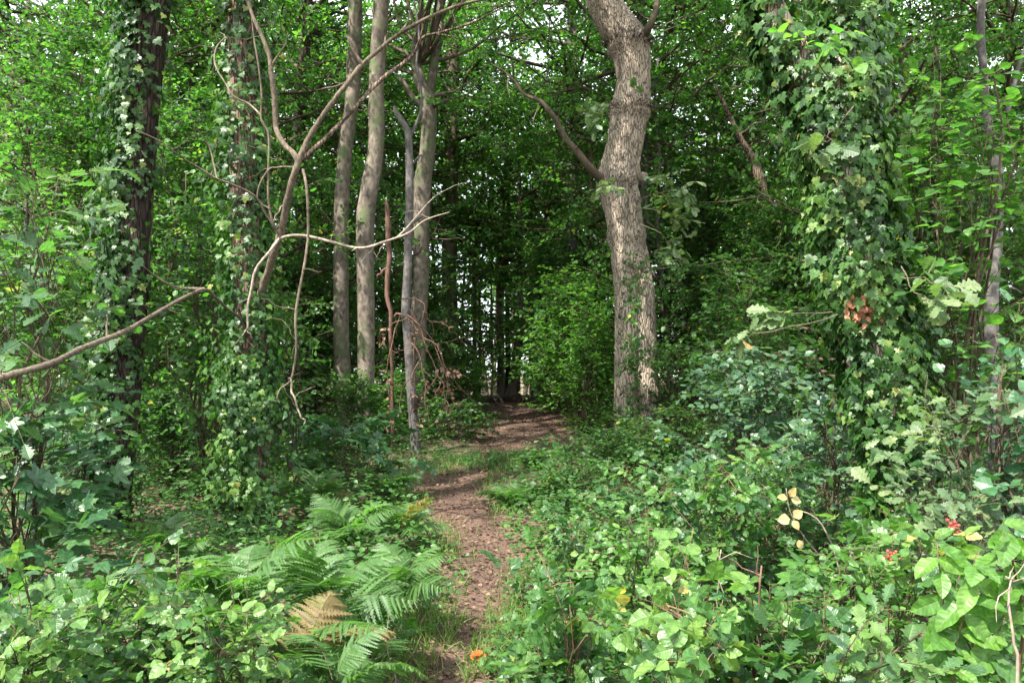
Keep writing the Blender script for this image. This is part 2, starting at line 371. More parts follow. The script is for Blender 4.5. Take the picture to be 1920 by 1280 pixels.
def leaf_sprays(mb, branches, n_leaves, size, tpl, mat=0, K=7, twig=.35, t0=.2, flat=.3, tilt=.4, twigs=None, var_mu=.42, var_sd=.27, trio=False, face=None):
    """twigs along the branches, leaves in two rows along each twig, held roughly level"""
    if n_leaves < 1: return
    nT = max(1, int(n_leaves / (K * (3 if trio else 1))))
    Ls = np.array([np.linalg.norm(np.diff(b, axis=0), axis=1).sum() for b in branches])
    pick = rng.choice(len(branches), nT, p=Ls / Ls.sum())
    nb = max(len(b) for b in branches)
    B = np.stack([b if len(b) == nb else curve(b, nb) for b in branches])
    t = t0 + (1 - t0) * rng.random(nT) ** .75
    u = t * (nb - 1); k = np.minimum(u.astype(int), nb - 2); s = (u - k)[:, None]
    P = B[pick, k] * (1 - s) + B[pick, k + 1] * s
    d = nrm(B[pick, k + 1] - B[pick, k])
    a = np.where(rng.random(nT) < .5, 1, -1) * rng.uniform(.25, 1.5, nT)
    ca, sa = np.cos(a), np.sin(a)
    td = np.stack([d[:, 0] * ca - d[:, 1] * sa, d[:, 0] * sa + d[:, 1] * ca, d[:, 2] * .35 + rng.normal(0, flat, nT)], -1)
    horiz = np.hypot(td[:, 0], td[:, 1]) < .25
    ang = rng.uniform(0, 6.28, nT)
    td[horiz, 0] += np.cos(ang[horiz]); td[horiz, 1] += np.sin(ang[horiz])
    td = nrm(td)
    L = twig * rng.uniform(.6, 1.35, nT)
    up = nrm(np.array([0, 0, 1.]) + rng.normal(0, tilt * .6, (nT, 3)) + (0 if face is None else np.asarray(face)))
    tv = rng.normal(0, var_sd * .7, nT)
    ks = (np.arange(K) + .6) / K
    pos = P[:, None] + td[:, None] * (L[:, None] * ks)[..., None]
    pos[..., 2] -= .22 * L[:, None] * ks ** 2
    side = np.where(np.arange(K) % 2, 1., -1.)
    side[-1] = 0
    x = nrm(np.cross(td, up))
    ld = td[:, None] * .62 + x[:, None] * side[None, :, None] * .85 + rng.normal(0, .18, (nT, K, 3))
    ld[..., 2] -= .18
    nn = up[:, None] + rng.normal(0, tilt, (nT, K, 3))
    sz = size * rng.uniform(.6, 1.2, (nT, K)) * np.where(ks > .15, 1, .8)
    vv = var_mu + tv[:, None] + rng.normal(0, var_sd * .7, (nT, K))
    yel = rng.random((nT, K)); vv = np.clip(vv, 0, .93); vv[yel > .9965] = 1.0
    pos = pos.reshape(-1, 3); ld = nrm(ld.reshape(-1, 3)); nn = nn.reshape(-1, 3); sz = sz.ravel(); vv = vv.ravel()
    if trio:                                   # three leaflets on a short stalk
        xx = nrm(np.cross(ld, nn))
        st = pos + ld * (sz * .55)[:, None]
        for ang_, f in ((0, 1.0), (1.25, .82), (-1.25, .82)):
            dd = ld * math.cos(ang_) + xx * math.sin(ang_)
            scatter(mb, tpl, st + dd * (sz * .06)[:, None], dd + rng.normal(0, .08, dd.shape), nn + rng.normal(0, .15, nn.shape), sz * f, vv + rng.normal(0, .05, len(vv)), mat)
    else:
        scatter(mb, tpl, pos, ld, nn, sz, vv, mat)
    if twigs is not None:
        r = .0022 + .006 * twig * .3
        e1 = P + td * L[:, None]; e1[:, 2] -= .22 * L
        mid = (P + e1) / 2; mid[:, 2] += .055 * L
        y = np.cross(td, x)
        offs = np.stack([x * r, -x * r * .5 + y * r * .87, -x * r * .5 - y * r * .87], 1)
        V = np.concatenate([P[:, None] + offs, mid[:, None] + offs * .8, e1[:, None] + offs * .35], 1)
        q = []
        for ring in (0, 3):
            for j in range(3):
                a_, b_ = ring + j, ring + (j + 1) % 3
                q += [(a_, b_, b_ + 3), (a_, b_ + 3, a_ + 3)]
        q = np.array(q)
        twigs.add(V, q[None] + (np.arange(nT) * 9)[:, None, None], 0)

# ------------------------------------------------------------------ ground and path
def axis_coords(lo, hi, step, far, k):
    core = np.arange(lo, hi + 1e-6, step)
    out = np.cumsum(step * 1.22 ** np.arange(1, k))
    a = core[0] - out; b = core[-1] + out
    return np.concatenate([np.clip(a, -far, None)[::-1], core, np.clip(b, None, far)])

def ground_mat():
    m = bpy.data.materials.new('forest_floor'); m.use_nodes = True
    n = m.node_tree.nodes; L = m.node_tree.links; b = n['Principled BSDF']
    tc = n.new('ShaderNodeTexCoord')
    def noise(sc, det=6, dis=0.0):
        q = n.new('ShaderNodeTexNoise'); q.inputs['Scale'].default_value = sc; q.inputs['Detail'].default_value = det; q.inputs['Distortion'].default_value = dis
        L.new(tc.outputs['Object'], q.inputs['Vector']); return q
    a = noise(42, 6, .8); c = noise(2.2, 5); v = n.new('ShaderNodeTexVoronoi'); v.inputs['Scale'].default_value = 34
    L.new(tc.outputs['Object'], v.inputs['Vector'])
    cr = n.new('ShaderNodeValToRGB'); e = cr.color_ramp.elements; e[0].position = .3; e[0].color = (.035, .020, .013, 1); e[1].position = .72; e[1].color = (.17, .105, .07, 1)
    L.new(a.outputs[0], cr.inputs[0])
    bw = n.new('ShaderNodeRGBToBW'); L.new(v.outputs['Color'], bw.inputs[0])
    r2 = n.new('ShaderNodeMapRange'); r2.inputs[3].default_value = .55; r2.inputs[4].default_value = 1.5; L.new(bw.outputs[0], r2.inputs[0])
    sc = n.new('ShaderNodeVectorMath'); sc.operation = 'SCALE'; L.new(cr.outputs[0], sc.inputs[0]); L.new(r2.outputs[0], sc.inputs['Scale'])
    gm = n.new('ShaderNodeMixRGB'); gm.inputs[2].default_value = (.04, .06, .02, 1)
    r3 = n.new('ShaderNodeMapRange'); r3.inputs[1].default_value = .5; r3.inputs[2].default_value = .72; r3.inputs[4].default_value = .6; L.new(c.outputs[0], r3.inputs[0])
    L.new(r3.outputs[0], gm.inputs[0]); L.new(sc.outputs[0], gm.inputs[1]); L.new(gm.outputs[0], b.inputs['Base Color'])
    b.inputs['Roughness'].default_value = .95
    bp = n.new('ShaderNodeBump'); bp.inputs['Strength'].default_value = .8; bp.inputs['Distance'].default_value = .03; L.new(a.outputs[0], bp.inputs['Height']); L.new(bp.outputs[0], b.inputs['Normal'])
    return m

def path_mat():
    m = bpy.data.materials.new('trodden_path'); m.use_nodes = True
    n = m.node_tree.nodes; L = m.node_tree.links; b = n['Principled BSDF']
    tc = n.new('ShaderNodeTexCoord')
    a = n.new('ShaderNodeTexNoise'); a.inputs['Scale'].default_value = 55; a.inputs['Detail'].default_value = 7; a.inputs['Distortion'].default_value = 1.2; L.new(tc.outputs['Object'], a.inputs['Vector'])
    c = n.new('ShaderNodeTexNoise'); c.inputs['Scale'].default_value = 3; c.inputs['Detail'].default_value = 5; L.new(tc.outputs['Object'], c.inputs['Vector'])
    cr = n.new('ShaderNodeValToRGB'); e = cr.color_ramp.elements; e[0].position = .3; e[0].color = (.036, .018, .012, 1); e[1].position = .7; e[1].color = (.155, .092, .064, 1)
    L.new(a.outputs[0], cr.inputs[0])
    r2 = n.new('ShaderNodeMapRange'); r2.inputs[1].default_value = .3; r2.inputs[2].default_value = .7; r2.inputs[3].default_value = .6; r2.inputs[4].default_value = 1.35; L.new(c.outputs[0], r2.inputs[0])
    sc = n.new('ShaderNodeVectorMath'); sc.operation = 'SCALE'; L.new(cr.outputs[0], sc.inputs[0]); L.new(r2.outputs[0], sc.inputs['Scale']); L.new(sc.outputs[0], b.inputs['Base Color'])
    b.inputs['Roughness'].default_value = .95
    bp = n.new('ShaderNodeBump'); bp.inputs['Strength'].default_value = .8; bp.inputs['Distance'].default_value = .025; L.new(a.outputs[0], bp.inputs['Height']); L.new(bp.outputs[0], b.inputs['Normal'])
    return m

xs = axis_coords(-13, 13, .22, 900, 36); ys = axis_coords(0, 34, .22, 900, 36)
X, Y = np.meshgrid(xs, ys)
mb = MB(); nx = len(xs)
i = (np.arange(len(ys) - 1)[:, None] * nx + np.arange(nx - 1)[None]).ravel()
mb.add(np.stack([X, Y, gz(X, Y)], -1), np.concatenate([np.stack([i, i + 1, i + nx + 1], -1), np.stack([i, i + nx + 1, i + nx], -1)]), smooth=True)
tag(mb.build('ground', ground_mat()), kind='structure')
mb = MB()
yy = np.arange(1.2, 23, .12); nc = 13
cx = np.interp(yy, PATH[:, 1], PATH[:, 0]); hw = np.interp(yy, PATH[:, 1], PW)
ker = np.ones(7) / 7; cx = np.convolve(np.pad(cx, 3, 'edge'), ker, 'valid'); hw = np.convolve(np.pad(hw, 3, 'edge'), ker, 'valid')
sgn = np.linspace(-1, 1, nc)[None]
px_ = cx[:, None] + sgn * hw[:, None] * (1 + .2 * np.sin(yy[:, None] * 4.7 + sgn * 2) + .1 * np.sin(yy[:, None] * 12 + sgn * 3))
yg = np.repeat(yy[:, None], nc, 1)
pzz = gz(px_, yg) + .014 - .012 * np.abs(sgn) ** 4
i = (np.arange(len(yy) - 1)[:, None] * nc + np.arange(nc - 1)[None]).ravel()
mb.add(np.stack([px_, yg, pzz], -1), np.concatenate([np.stack([i, i + 1, i + nc + 1], -1), np.stack([i, i + nc + 1, i + nc], -1)]), smooth=True)
tag(mb.build('path', path_mat()), kind='structure')

# ------------------------------------------------------------------ trees
def trunk_mesh(pts, widths, d, n=40, sides=14, rough=.02, flute=.03, wob=0.0):
    """pixel centre line + pixel widths -> polyline and radii in metres"""
    P = curve(PL(pts, d), n, wob)
    r = np.interp(np.linspace(0, 1, n), np.linspace(0, 1, len(widths)), widths) / 2 / F * np.linspace(P[0, 1], P[-1, 1], n)
    return P, r

def to_ground(pts, d):
    """append a last point sunk in the ground below the polyline's end"""
    q = PL(pts, d); e = q[-1] + (q[-1] - q[-2]) * .1
    return q

def crown_branches(axis, n, rx, z0, z1, sub=3, rise=.15, prof=None):
    """boughs from a trunk axis into an egg-shaped crown between heights z0 and z1"""
    out = []; boughs = []
    zt = axis[:, 2]
    for k in range(n):
        h = z0 + (z1 - z0) * rng.random() ** (.85 if prof is None else 1.25)
        f = (h - z0) / (z1 - z0)
        r = rx * (math.sin(math.pi * min(1, .18 + .82 * (1 - f))) ** .6 if prof is None else prof(f)) * rng.uniform(.55, 1.05)
        a = rng.uniform(0, 6.283)
        hs = max(zt.min() + .3, h - r * rng.uniform(.15, .6))
        c0 = np.array([np.interp(hs, zt, axis[:, j]) for j in range(3)]); c0[2] = min(hs, zt.max())
        c1 = np.array([np.interp(h, zt, axis[:, j]) for j in range(3)])
        e = np.array([c1[0] + r * math.cos(a), c1[1] + r * math.sin(a), h])
        b = bough(c0, e, 7, .06, -.05 if rng.random() < .5 else .08); boughs.append(b)
        for q in range(sub):
            s = b[rng.integers(2, 7)]
            ee = s + np.array([rng.normal(), rng.normal(), rng.normal() * .35 + rise]) * rx * .3 + (b[-1] - b[0]) * .15
            out.append(bough(s, ee, 7, .08))
        out.append(b)
    return boughs, out

def add_crown(parent, base, axis, n, rx, z0, z1, leaves, size, tpl, mat, bark, sub=3, twig=.45, name='crown', prof=None):
    boughs, br = crown_branches(axis, n, rx, z0, z1, sub, prof=prof)
    mb = MB(); tw = MB()
    leaf_sprays(mb, br, leaves, size, tpl, 0, K=8, twig=twig, t0=.25, flat=.45, tilt=.85, twigs=tw)
    o = mb.build(name, LM[mat], parent, base)
    for b in boughs:
        tube(tw, b, np.linspace(.035, .008, len(b)) * rx / 2.2, 5)
    for b in br:
        tube(tw, b, np.linspace(.014, .004, len(b)), 4, cap=False)
    tw.build('boughs', BK[bark], o, base)
    return o

def ivy_wrap(P, r, n, size, thick, side=None, spread=3.2, gaps=.0, mat=0, mb=None, tpl='ivy', seed=0, vmu=.45):
    """ivy leaves lying like shingles on a trunk; SIDE (radians, 0 = +X, -pi/2 = towards the viewer) limits it to a flank"""
    mb = mb or MB()
    t = rng.random(n * 2); a = rng.uniform(0, 6.283, n * 2) if side is None else side + rng.normal(0, spread, n * 2)
    g = np.sin(t * 23 + 2 * np.sin(a * 1 + seed) + seed) + np.sin(t * 41 + a * 2 + seed * 2) + .8 * np.sin(a * 3 + seed * 3 + t * 9)
    keep = g > -2.8 + gaps; t = t[keep][:n]; a = a[keep][:n]; g = g[keep][:n]
    m = len(P); u = t * (m - 1); k = np.minimum(u.astype(int), m - 2); s = (u - k)[:, None]
    c = P[k] * (1 - s) + P[k + 1] * s; rr = r[k] * (1 - s[:, 0]) + r[k + 1] * s[:, 0]
    ax = nrm(P[k + 1] - P[k])
    out = np.stack([np.cos(a), np.sin(a), 0 * a], -1); out = nrm(out - ax * (out * ax).sum(1, keepdims=True))
    pos = c + out * (rr + .01 + thick * rng.random(len(t)) ** 1.5 * (.4 + .25 * (g + 2.5)))[:, None]
    ld = -np.array([0, 0, 1.]) * .9 + out * .3 + rng.normal(0, .38, (len(t), 3))
    nn = out + np.array([0, 0, .40]) + rng.normal(0, .26, (len(t), 3))
    v = vmu + .1 * np.sin(t * 31 + seed) + rng.normal(0, .2, len(t)); v = np.clip(v + .16 * np.sin(pos[:, 2] * 5 + pos[:, 0] * 9 + seed), 0, .9); q = rng.random(len(t)); v[q > .995] = 1; v[(q > .965) & (q < .995)] = .93
    scatter(mb, tpl, pos, ld, nn, size * rng.uniform(.55, 1.2, len(t)), v, mat)
    return mb

def ivy_stems(P, r, n, off=.012, rad=.008):
    mb = MB(); m = len(P)
    for q in range(n):
        a = rng.uniform(0, 6.28) + np.cumsum(rng.normal(0, .12, m))
        st = P + np.stack([np.cos(a), np.sin(a), 0 * a], -1) * (r + off * .4)[:, None]
        tube(mb, st, rad * rng.uniform(.5, 1.4), 4, cap=False)
    return mb

def base_of(P):
    b = P[np.argmin(P[:, 2])].copy(); b[2] = float(gz(b[0], b[1])); return b

# --- the big oak right of the path
D = 11.3
pts = [(1120, -70), (1130, 0), (1152, 42), (1178, 85), (1188, 150), (1180, 210), (1175, 250), (1165, 300), (1158, 340), (1166, 380), (1175, 440), (1181, 500), (1180, 560), (1178, 640), (1176, 720), (1176, 800), (1178, 850), (1178, 872)]
wid = [70, 74, 80, 86, 74, 82, 80, 82, 88, 82, 78, 76, 64, 58, 56, 58, 66, 76]
P = curve(PL(pts, D), 150); r = np.interp(np.linspace(0, 1, 150), np.linspace(0, 1, len(wid)), wid) / 2 / F * D * .84
tz = np.linspace(0, 1, 150)
for c_, a_, s_ in ((.176, .15, .016), (.294, .17, .014), (.26, .05, .01), (.47, .09, .02), (.53, .05, .01), (.59, .11, .014), (.64, .06, .01)):
    r = r * (1 + a_ * np.exp(-((tz - c_) / s_) ** 2))
base = base_of(P)
oak = thing('oak_tree', 'big pale barked oak with swollen burrs and bare trunk beside the path', 'tree', base)
mb = MB()
top = curve(PL([(1120, -70, D), (1080, -260, D), (1060, -600, D), (1075, -950, D)]), 20)
tube(mb, P[::-1], r[::-1], 40, rough=.022, flute=.025, cap=False)
P2 = curve(PL([(1192, 420, D), (1196, 480, D), (1203, 540, D - .03), (1208, 610, D - .05), (1212, 690, D - .05), (1219, 770, D - .05), (1226, 830, D - .05), (1233, 872, D - .05)]), 70)
r2_ = np.interp(np.linspace(0, 1, 70), np.linspace(0, 1, 8), [20, 44, 50, 48, 46, 50, 58, 74]) / 2 / F * D * .92
tube(mb, P2[::-1], r2_[::-1], 30, rough=.025, flute=.03, cap=False)
sides = 40
tube(mb, top, [r[0], r[0] * .5, r[0] * .2], 14, rough=.02)
oak_trunk = mb.build('trunk', BK['oak'], oak, base)
# bark tufts (epicormic burr twigs) on the swellings
for c_ in (.176, .294):
    mb = MB(); k = int(c_ * 149)
    for q in range(110):
        a = -3.3 + 3.5 * q / 110; o_ = np.array([math.cos(a), math.sin(a), 0])
        p0 = P[k] + o_ * r[k] * .97 + np.array([0, 0, rng.normal() * .03])
        tube(mb, [p0, p0 + o_ * .035 + rng.normal(size=3) * .02, p0 + o_ * .05 + rng.normal(size=3) * .05], [.006, .004, .002], 3, cap=False)
    mb.build('burr_twigs', BK['brown'], oak, base)
limb_pts = PL([(1140, 350, D), (1120, 328, D - .25), (1102, 308, D - .4), (1080, 282, D - .5), (1060, 262, D - .55), (1040, 226, D - .6), (1012, 192, D - .6), (984, 178, D - .6), (966, 152, D - .6), (944, 132, D - .6), (925, 122, D - .6)])
Pl = curve(limb_pts, 34, .01); mb = MB()
tube(mb, Pl, np.array([22, 16, 13, 11.5, 10, 8.5, 6.5, 5, 3.5, 2.5]) / 2 / F * D, 10, rough=.05)
for k, e in ((10, (1090, 262)), (16, (1048, 205)), (20, (1000, 230)), (24, (1000, 150)), (28, (955, 180))):
    tube(mb, bough(Pl[k], W(*e, D - .7), 6, .08), [.012, .004], 5)
mb.build('limb', BK['twig'], oak, base)
Pr = curve(PL([(1196, 78, D), (1210, 62, D - .2), (1222, 40, D - .3), (1232, 5, D - .3), (1230, -60, D - .3), (1250, -150, D)]), 14); mb = MB()
tube(mb, Pr, np.array([24, 16, 12, 11, 9, 7]) / 2 / F * D, 8, rough=.06)
for e, k in (((1275, 48), 4), ((1330, 20), 4), ((1180, 10), 5)):
    tube(mb, bough(Pr[k], W(*e, D - .2), 7, .08), [.012, .004], 5)
mb.build('limb', BK['twig'], oak, base)
mb = MB()
Pq = curve(PL([(1208, 330, D - .3), (1200, 335, D - .45), (1196, 310, D - .5), (1200, 295, D - .5)]), 8)
tube(mb, Pq, np.array([16, 12, 7, 4]) / 2 / F * D, 6)
mb.build('stub', BK['pale'], oak, base)
ax_ = np.concatenate([P[::-1], top]); ax_ = ax_[np.argsort(ax_[:, 2])]
add_crown(oak, base, ax_, 30, 4.4, 8.2, 14, 6000, .14, 'kite', 'crown', 'twig', twig=.6)
def sprig(parent, base, name, mat, tpl, size, stems, n, K=6, twig=.3, tilt=.5, bark='twig', vmu=.45, rad=.005, t0=.3, face=None):
    mb = MB(); tw = MB()
    br = [curve(s, 7, .01) for s in stems]
    leaf_sprays(mb, br, n, size, tpl, 0, K, twig, t0, .35, tilt, tw, var_mu=vmu, face=face)
    for b in br: tube(tw, b, [rad, rad * .4], 5)
    o = mb.build(name, LM[mat], parent, base)
    tw.build('twigs', BK[bark], parent, base)
sprig(oak, base, 'foliage', 'pale_oak', 'oak', .13, [PL([(1190, 380, D - .45), (1235, 360, D - .9), (1285, 360, D - 1)]), PL([(1190, 390, D - .4), (1235, 395, D - .8), (1275, 410, D - 1)]), PL([(1180, 350, D - .4), (1210, 335, D - .9), (1250, 330, D - 1)]), PL([(1160, 365, D - .45), (1145, 350, D - .8), (1130, 345, D - 1)]), PL([(1200, 420, D - .4), (1240, 440, D - .7), (1260, 470, D - .9)])], 210, twig=.28)
sprig(oak, base, 'foliage', 'pale_oak', 'oak', .13, [PL([(1160, 205, D - .5), (1140, 190, D - .8), (1118, 200, D - .8)]), PL([(1170, 200, D - .5), (1180, 178, D - .8), (1190, 165, D - .9)]), PL([(1150, 215, D - .5), (1125, 215, D - .7), (1105, 235, D - .8)]), PL([(1200, 195, D - .5), (1215, 185, D - .8), (1225, 200, D - .9)])], 70, twig=.22)
sprig(oak, base, 'foliage', 'hazel', 'ovate', .07, [PL([(1190, 500, D - .3), (1194, 540, D - .55), (1188, 590, D - .6)]), PL([(1185, 560, D - .4), (1195, 620, D - .6), (1180, 690, D - .65)]), PL([(1200, 600, D - .4), (1210, 660, D - .6), (1190, 740, D - .65)])], 260, twig=.16)
mb = ivy_wrap(P[95:], r[95:], 260, .06, .05, side=-1.3, spread=.5, gaps=1.8, seed=4)
mb.build('ivy', LM['ivy'], oak, base)

# --- the ivy covered tree at the right
D = 5.6
pts = [(1560, 150), (1572, 230), (1592, 340), (1612, 460), (1634, 580), (1660, 700), (1690, 820), (1712, 930), (1722, 1060), (1726, 1130)]
wid = [120, 125, 122, 118, 118, 118, 115, 120, 135, 150]
P = curve(PL(pts, D), 60, .015); r = np.interp(np.linspace(0, 1, 60), np.linspace(0, 1, len(wid)), wid) / 2 / F * D
base = base_of(P)
t2 = thing('ivy_clad_tree', 'forked leaning trunk wrapped thickly in ivy standing right of the oak, behind the brambles', 'tree', base)
mb = MB(); tube(mb, P[::-1], r[::-1], 24, rough=.03, flute=.04)
f1 = curve(PL([(1556, 190, D), (1500, 110, D), (1465, 60, D), (1440, -40, D), (1430, -260, D), (1380, -700, D)]), 26, .02); r1 = np.interp(np.linspace(0, 1, 26), [0, .3, 1], [92, 62, 26]) / 2 / F * D
f2 = curve(PL([(1562, 190, D), (1580, 90, D + .1), (1590, 0, D + .2), (1600, -250, D + .3), (1640, -800, D + .3)]), 26, .02); r2 = np.interp(np.linspace(0, 1, 26), [0, .3, 1], [96, 74, 30]) / 2 / F * D
tube(mb, f1, r1, 18, rough=.03, flute=.04); tube(mb, f2, r2, 18, rough=.03, flute=.04)
mb.build('trunk', BK['oak'], t2, base)
mb = ivy_wrap(P, r, 9500, .068, .12, gaps=.4, seed=1)
ivy_wrap(P, r, 500, .075, .30, gaps=1.0, mb=mb, seed=21)
ivy_wrap(f1[4:], r1[4:], 1900, .075, .14, side=2.6, spread=.9, mb=mb, seed=2)
ivy_wrap(f1, r1, 420, .09, .13, gaps=2.2, mb=mb, seed=7)
ivy_wrap(f2, r2, 2700, .075, .17, gaps=.4, mb=mb, seed=3)
mb.build('ivy', LM['ivy'], t2, base)
ivy_stems(P, r, 14).build('ivy_stems', BK['stem'], t2, base)
mb = MB()
p0 = W(1612, 578, D - .26)
n = 60; pos = p0 + rng.normal(0, 1, (n, 3)) * np.array([.05, .02, .05])
scatter(mb, 'long', pos, rng.normal(0, .5, (n, 3)) + np.array([0, -.2, -.8]), rng.normal(0, .5, (n, 3)) + np.array([0, -1, .2]), .055, rng.random(n), 0)
mb.build('dead_leaves', LM['ivy_dead'], t2, base)
ax_ = np.concatenate([f2[8:], f1[8:]]); ax_ = ax_[np.argsort(ax_[:, 2])]
add_crown(t2, base, ax_, 28, 4.2, 5.2, 11, 4300, .14, 'kite', 'crown', 'twig', twig=.6)

# --- the two ivy covered trunks at the left
D = 7.0
pts = [(300, -80), (288, 0), (272, 160), (258, 320), (248, 480), (240, 600), (228, 740), (215, 860), (203, 960), (196, 1010), (190, 1060)]
P = curve(PL(pts, D), 70, .01); r = np.interp(np.linspace(0, 1, 70), np.linspace(0, 1, 6), [62, 58, 56, 60, 66, 92]) / 2 / F * D
base = base_of(P)
t3 = thing('ivy_clad_tree', 'dark slim trunk with ivy down its near flank, left of the other ivied trunk', 'tree', base)
up = curve(np.stack([P[0], P[0] + [.35, .1, 2.6], P[0] + [.5, .2, 6.5]]), 16, .05)
mb = MB(); tube(mb, P[::-1], r[::-1], 20, rough=.03, flute=.04); tube(mb, up, [r[0], r[0] * .3], 12, rough=.03)
mb.build('trunk', BK['dark'], t3, base)
mb = ivy_wrap(P, r, 6000, .066, .24, side=-2.55, spread=.68, seed=5, vmu=.26)
ivy_wrap(P, r, 900, .07, .10, gaps=1.4, mb=mb, seed=8, vmu=.35)
mb.build('ivy', LM['ivy'], t3, base)
ivy_stems(P, r, 9).build('ivy_stems', BK['stem'], t3, base)
ax_ = np.concatenate([P[::-1][-6:], up])
add_crown(t3, base, ax_, 24, 4.0, 6.0, 12, 3600, .14, 'kite', 'crown', 'twig', twig=.6)

D = 6.9
pts = [(450, -80), (452, 0), (456, 200), (462, 400), (468, 560), (472, 700), (474, 820), (472, 940), (468, 1010), (466, 1060)]
P = curve(PL(pts, D), 70, .008); r = np.interp(np.linspace(0, 1, 70), np.linspace(0, 1, 6), [50, 52, 54, 56, 56, 70]) / 2 / F * D
base = base_of(P)
t4 = thing('ivy_clad_tree', 'slender rough trunk with patchy ivy and long bare crooked limbs reaching over the path', 'tree', base)
up = curve(np.stack([P[0], P[0] + [.0, .1, 2.6], P[0] + [.2, .2, 6.5]]), 16, .05)
mb = MB(); tube(mb, P[::-1], r[::-1], 20, rough=.03, flute=.04); tube(mb, up, [r[0], r[0] * .3], 12, rough=.03)
mb.build('trunk', BK['brown'], t4, base)
mb = ivy_wrap(P[:44], r[:44], 4200, .06, .2, gaps=.5, seed=9, vmu=.32)
ivy_wrap(P[36:], r[36:], 3200, .058, .24, side=-1.9, spread=.9, gaps=.6, mb=mb, seed=12)
ivy_wrap(P[58:], r[58:], 300, .05, .16, side=-2.5, spread=.6, mb=mb, seed=13)
mb.build('ivy', LM['ivy'], t4, base)
ax_ = np.concatenate([P[::-1][-6:], up])
add_crown(t4, base, ax_, 22, 3.6, 6.2, 12, 2700, .14, 'kite', 'crown', 'twig', twig=.6)
def limb(parent, base, pts, d, wpx, bark='twig', n=None, sides=8, name='limb', rough=.08, wob=.016):
    Q = curve(PL(pts, d), n or 6 * len(pts), wob)
    mb = MB(); tube(mb, Q, np.asarray(wpx, float) * .62 / 2 / F * Q[:, 1].mean(), sides, rough=rough)
    for q in range(max(2, len(pts) // 2)):                    # short spurs and broken side twigs
        k = rng.integers(len(Q) // 4, len(Q) - 1); w_ = rng.uniform(.0022, .004)
        tube(mb, bough(Q[k], Q[k] + rng.normal(size=3) * np.array([.1, .1, .1]) * rng.uniform(.5, 1.8), 6, .12), [w_, .0012], 4, rough=.1)
    # knots
    return mb, Q
def L4(pts, d, wpx, bark='twig', subs=(), name='limb', **k):
    mb, Q = limb(t4, base, pts, d, wpx, bark, **k)
    for (kk, e, w0) in subs:
        tube(mb, bough(Q[int(kk * (len(Q) - 1))], W(*e), 7, .07), [w0 / 2 / F * 6.3, .002], 5)
    mb.build(name, BK[bark], t4, base)
L4([(474, 600, 6.9), (490, 545, 6.7), (512, 480, 6.5), (530, 430, 6.4), (545, 365, 6.3), (560, 310, 6.2), (578, 262, 6.2), (598, 225, 6.2), (622, 190, 6.2), (648, 158, 6.2), (672, 128, 6.2), (705, 100, 6.2), (740, 72, 6.2), (790, 42, 6.1), (840, 20, 6.1), (890, 5, 6.1), (945, -4, 6.0), (1010, -25, 6.0)], None,
   [23, 23, 23, 22, 22, 21, 17, 16, 15, 15, 14, 12, 11, 10, 9, 8, 6, 4], subs=((.60, (645, 65, 6.1), 9), (.72, (770, 20, 6.2), 6), (.55, (590, 170, 6.3), 6), (.68, (730, 60, 6.4), 6)))
L4([(560, 305, 6.2), (548, 285, 6.22), (535, 268, 6.25), (522, 235, 6.3), (516, 190, 6.3), (510, 140, 6.3), (505, 110, 6.3), (490, 72, 6.3), (472, 30, 6.3), (455, -20, 6.3)], None, [20, 17, 16, 16, 15, 15, 13, 11, 9], subs=((.6, (540, 60, 6.3), 5),))
L4([(566, 300, 6.25), (600, 268, 6.4), (642, 225, 6.6), (690, 178, 6.8), (730, 140, 6.9), (775, 105, 7.0), (796, 70, 7.0), (830, 58, 7.0), (890, 40, 7.0), (950, 10, 7.0)], None, [14, 13, 12, 12, 11, 10, 8, 6, 4], 'brown', subs=((.6, (800, 20, 7), 5), (.75, (880, 70, 7), 5)))
L4([(525, 445, 6.38), (508, 415, 6.3), (503, 380, 6.3), (508, 330, 6.3), (510, 290, 6.3), (506, 250, 6.3), (490, 218, 6.3), (488, 170, 6.3), (482, 110, 6.3), (474, 60, 6.3), (468, 0, 6.3)], None, [9, 7, 7, 7, 6, 6, 5, 4], name='twig')
L4([(490, 218, 6.3), (462, 195, 6.3), (436, 176, 6.25), (420, 150, 6.25), (410, 120, 6.25), (408, 90, 6.25), (418, 74, 6.25), (424, 72, 6.2)], None, [6, 6, 5, 5, 4, 3], 'pale', name='twig')
L4([(522, 442, 6.4), (500, 405, 6.35), (480, 368, 6.3), (445, 345, 6.2), (400, 328, 6.1), (350, 300, 6.0), (305, 272, 5.9), (255, 246, 5.8)], None, [9, 8, 7, 6, 5, 4, 3], name='twig', subs=((.55, (352, 210, 6.1), 4),))
L4([(524, 448, 6.4), (548, 442, 6.3), (580, 441, 6.2), (615, 448, 6.1), (650, 458, 6.1), (690, 462, 6.0), (730, 456, 6.0), (770, 440, 6.0), (800, 415, 6.0), (842, 398, 6.0)], None, [11, 9, 9, 9, 8, 8, 7, 5, 3], 'pale', subs=((.72, (885, 340, 6.1), 4), (.5, (660, 470, 6.0), 3)))
L4([(522, 450, 6.4), (508, 470, 6.3), (490, 495, 6.25), (476, 525, 6.2), (466, 560, 6.2), (460, 590, 6.2), (464, 615, 6.2), (458, 622, 6.2)], None, [10, 8, 8, 7, 7, 6, 4], 'pale', name='twig', subs=((.9, (440, 645, 6.2), 3),))
L4([(568, 318, 6.2), (574, 350, 6.1), (578, 400, 6.1), (579, 440, 6.1), (575, 490, 6.05), (570, 540, 6.0), (560, 600, 6.0), (556, 640, 6.0), (550, 675, 6.0), (540, 710, 6.0), (522, 727, 6.0), (517, 755, 6.0)], None, [9, 8, 8, 8, 8, 8, 8, 7, 7, 6, 5, 4], name='twig')
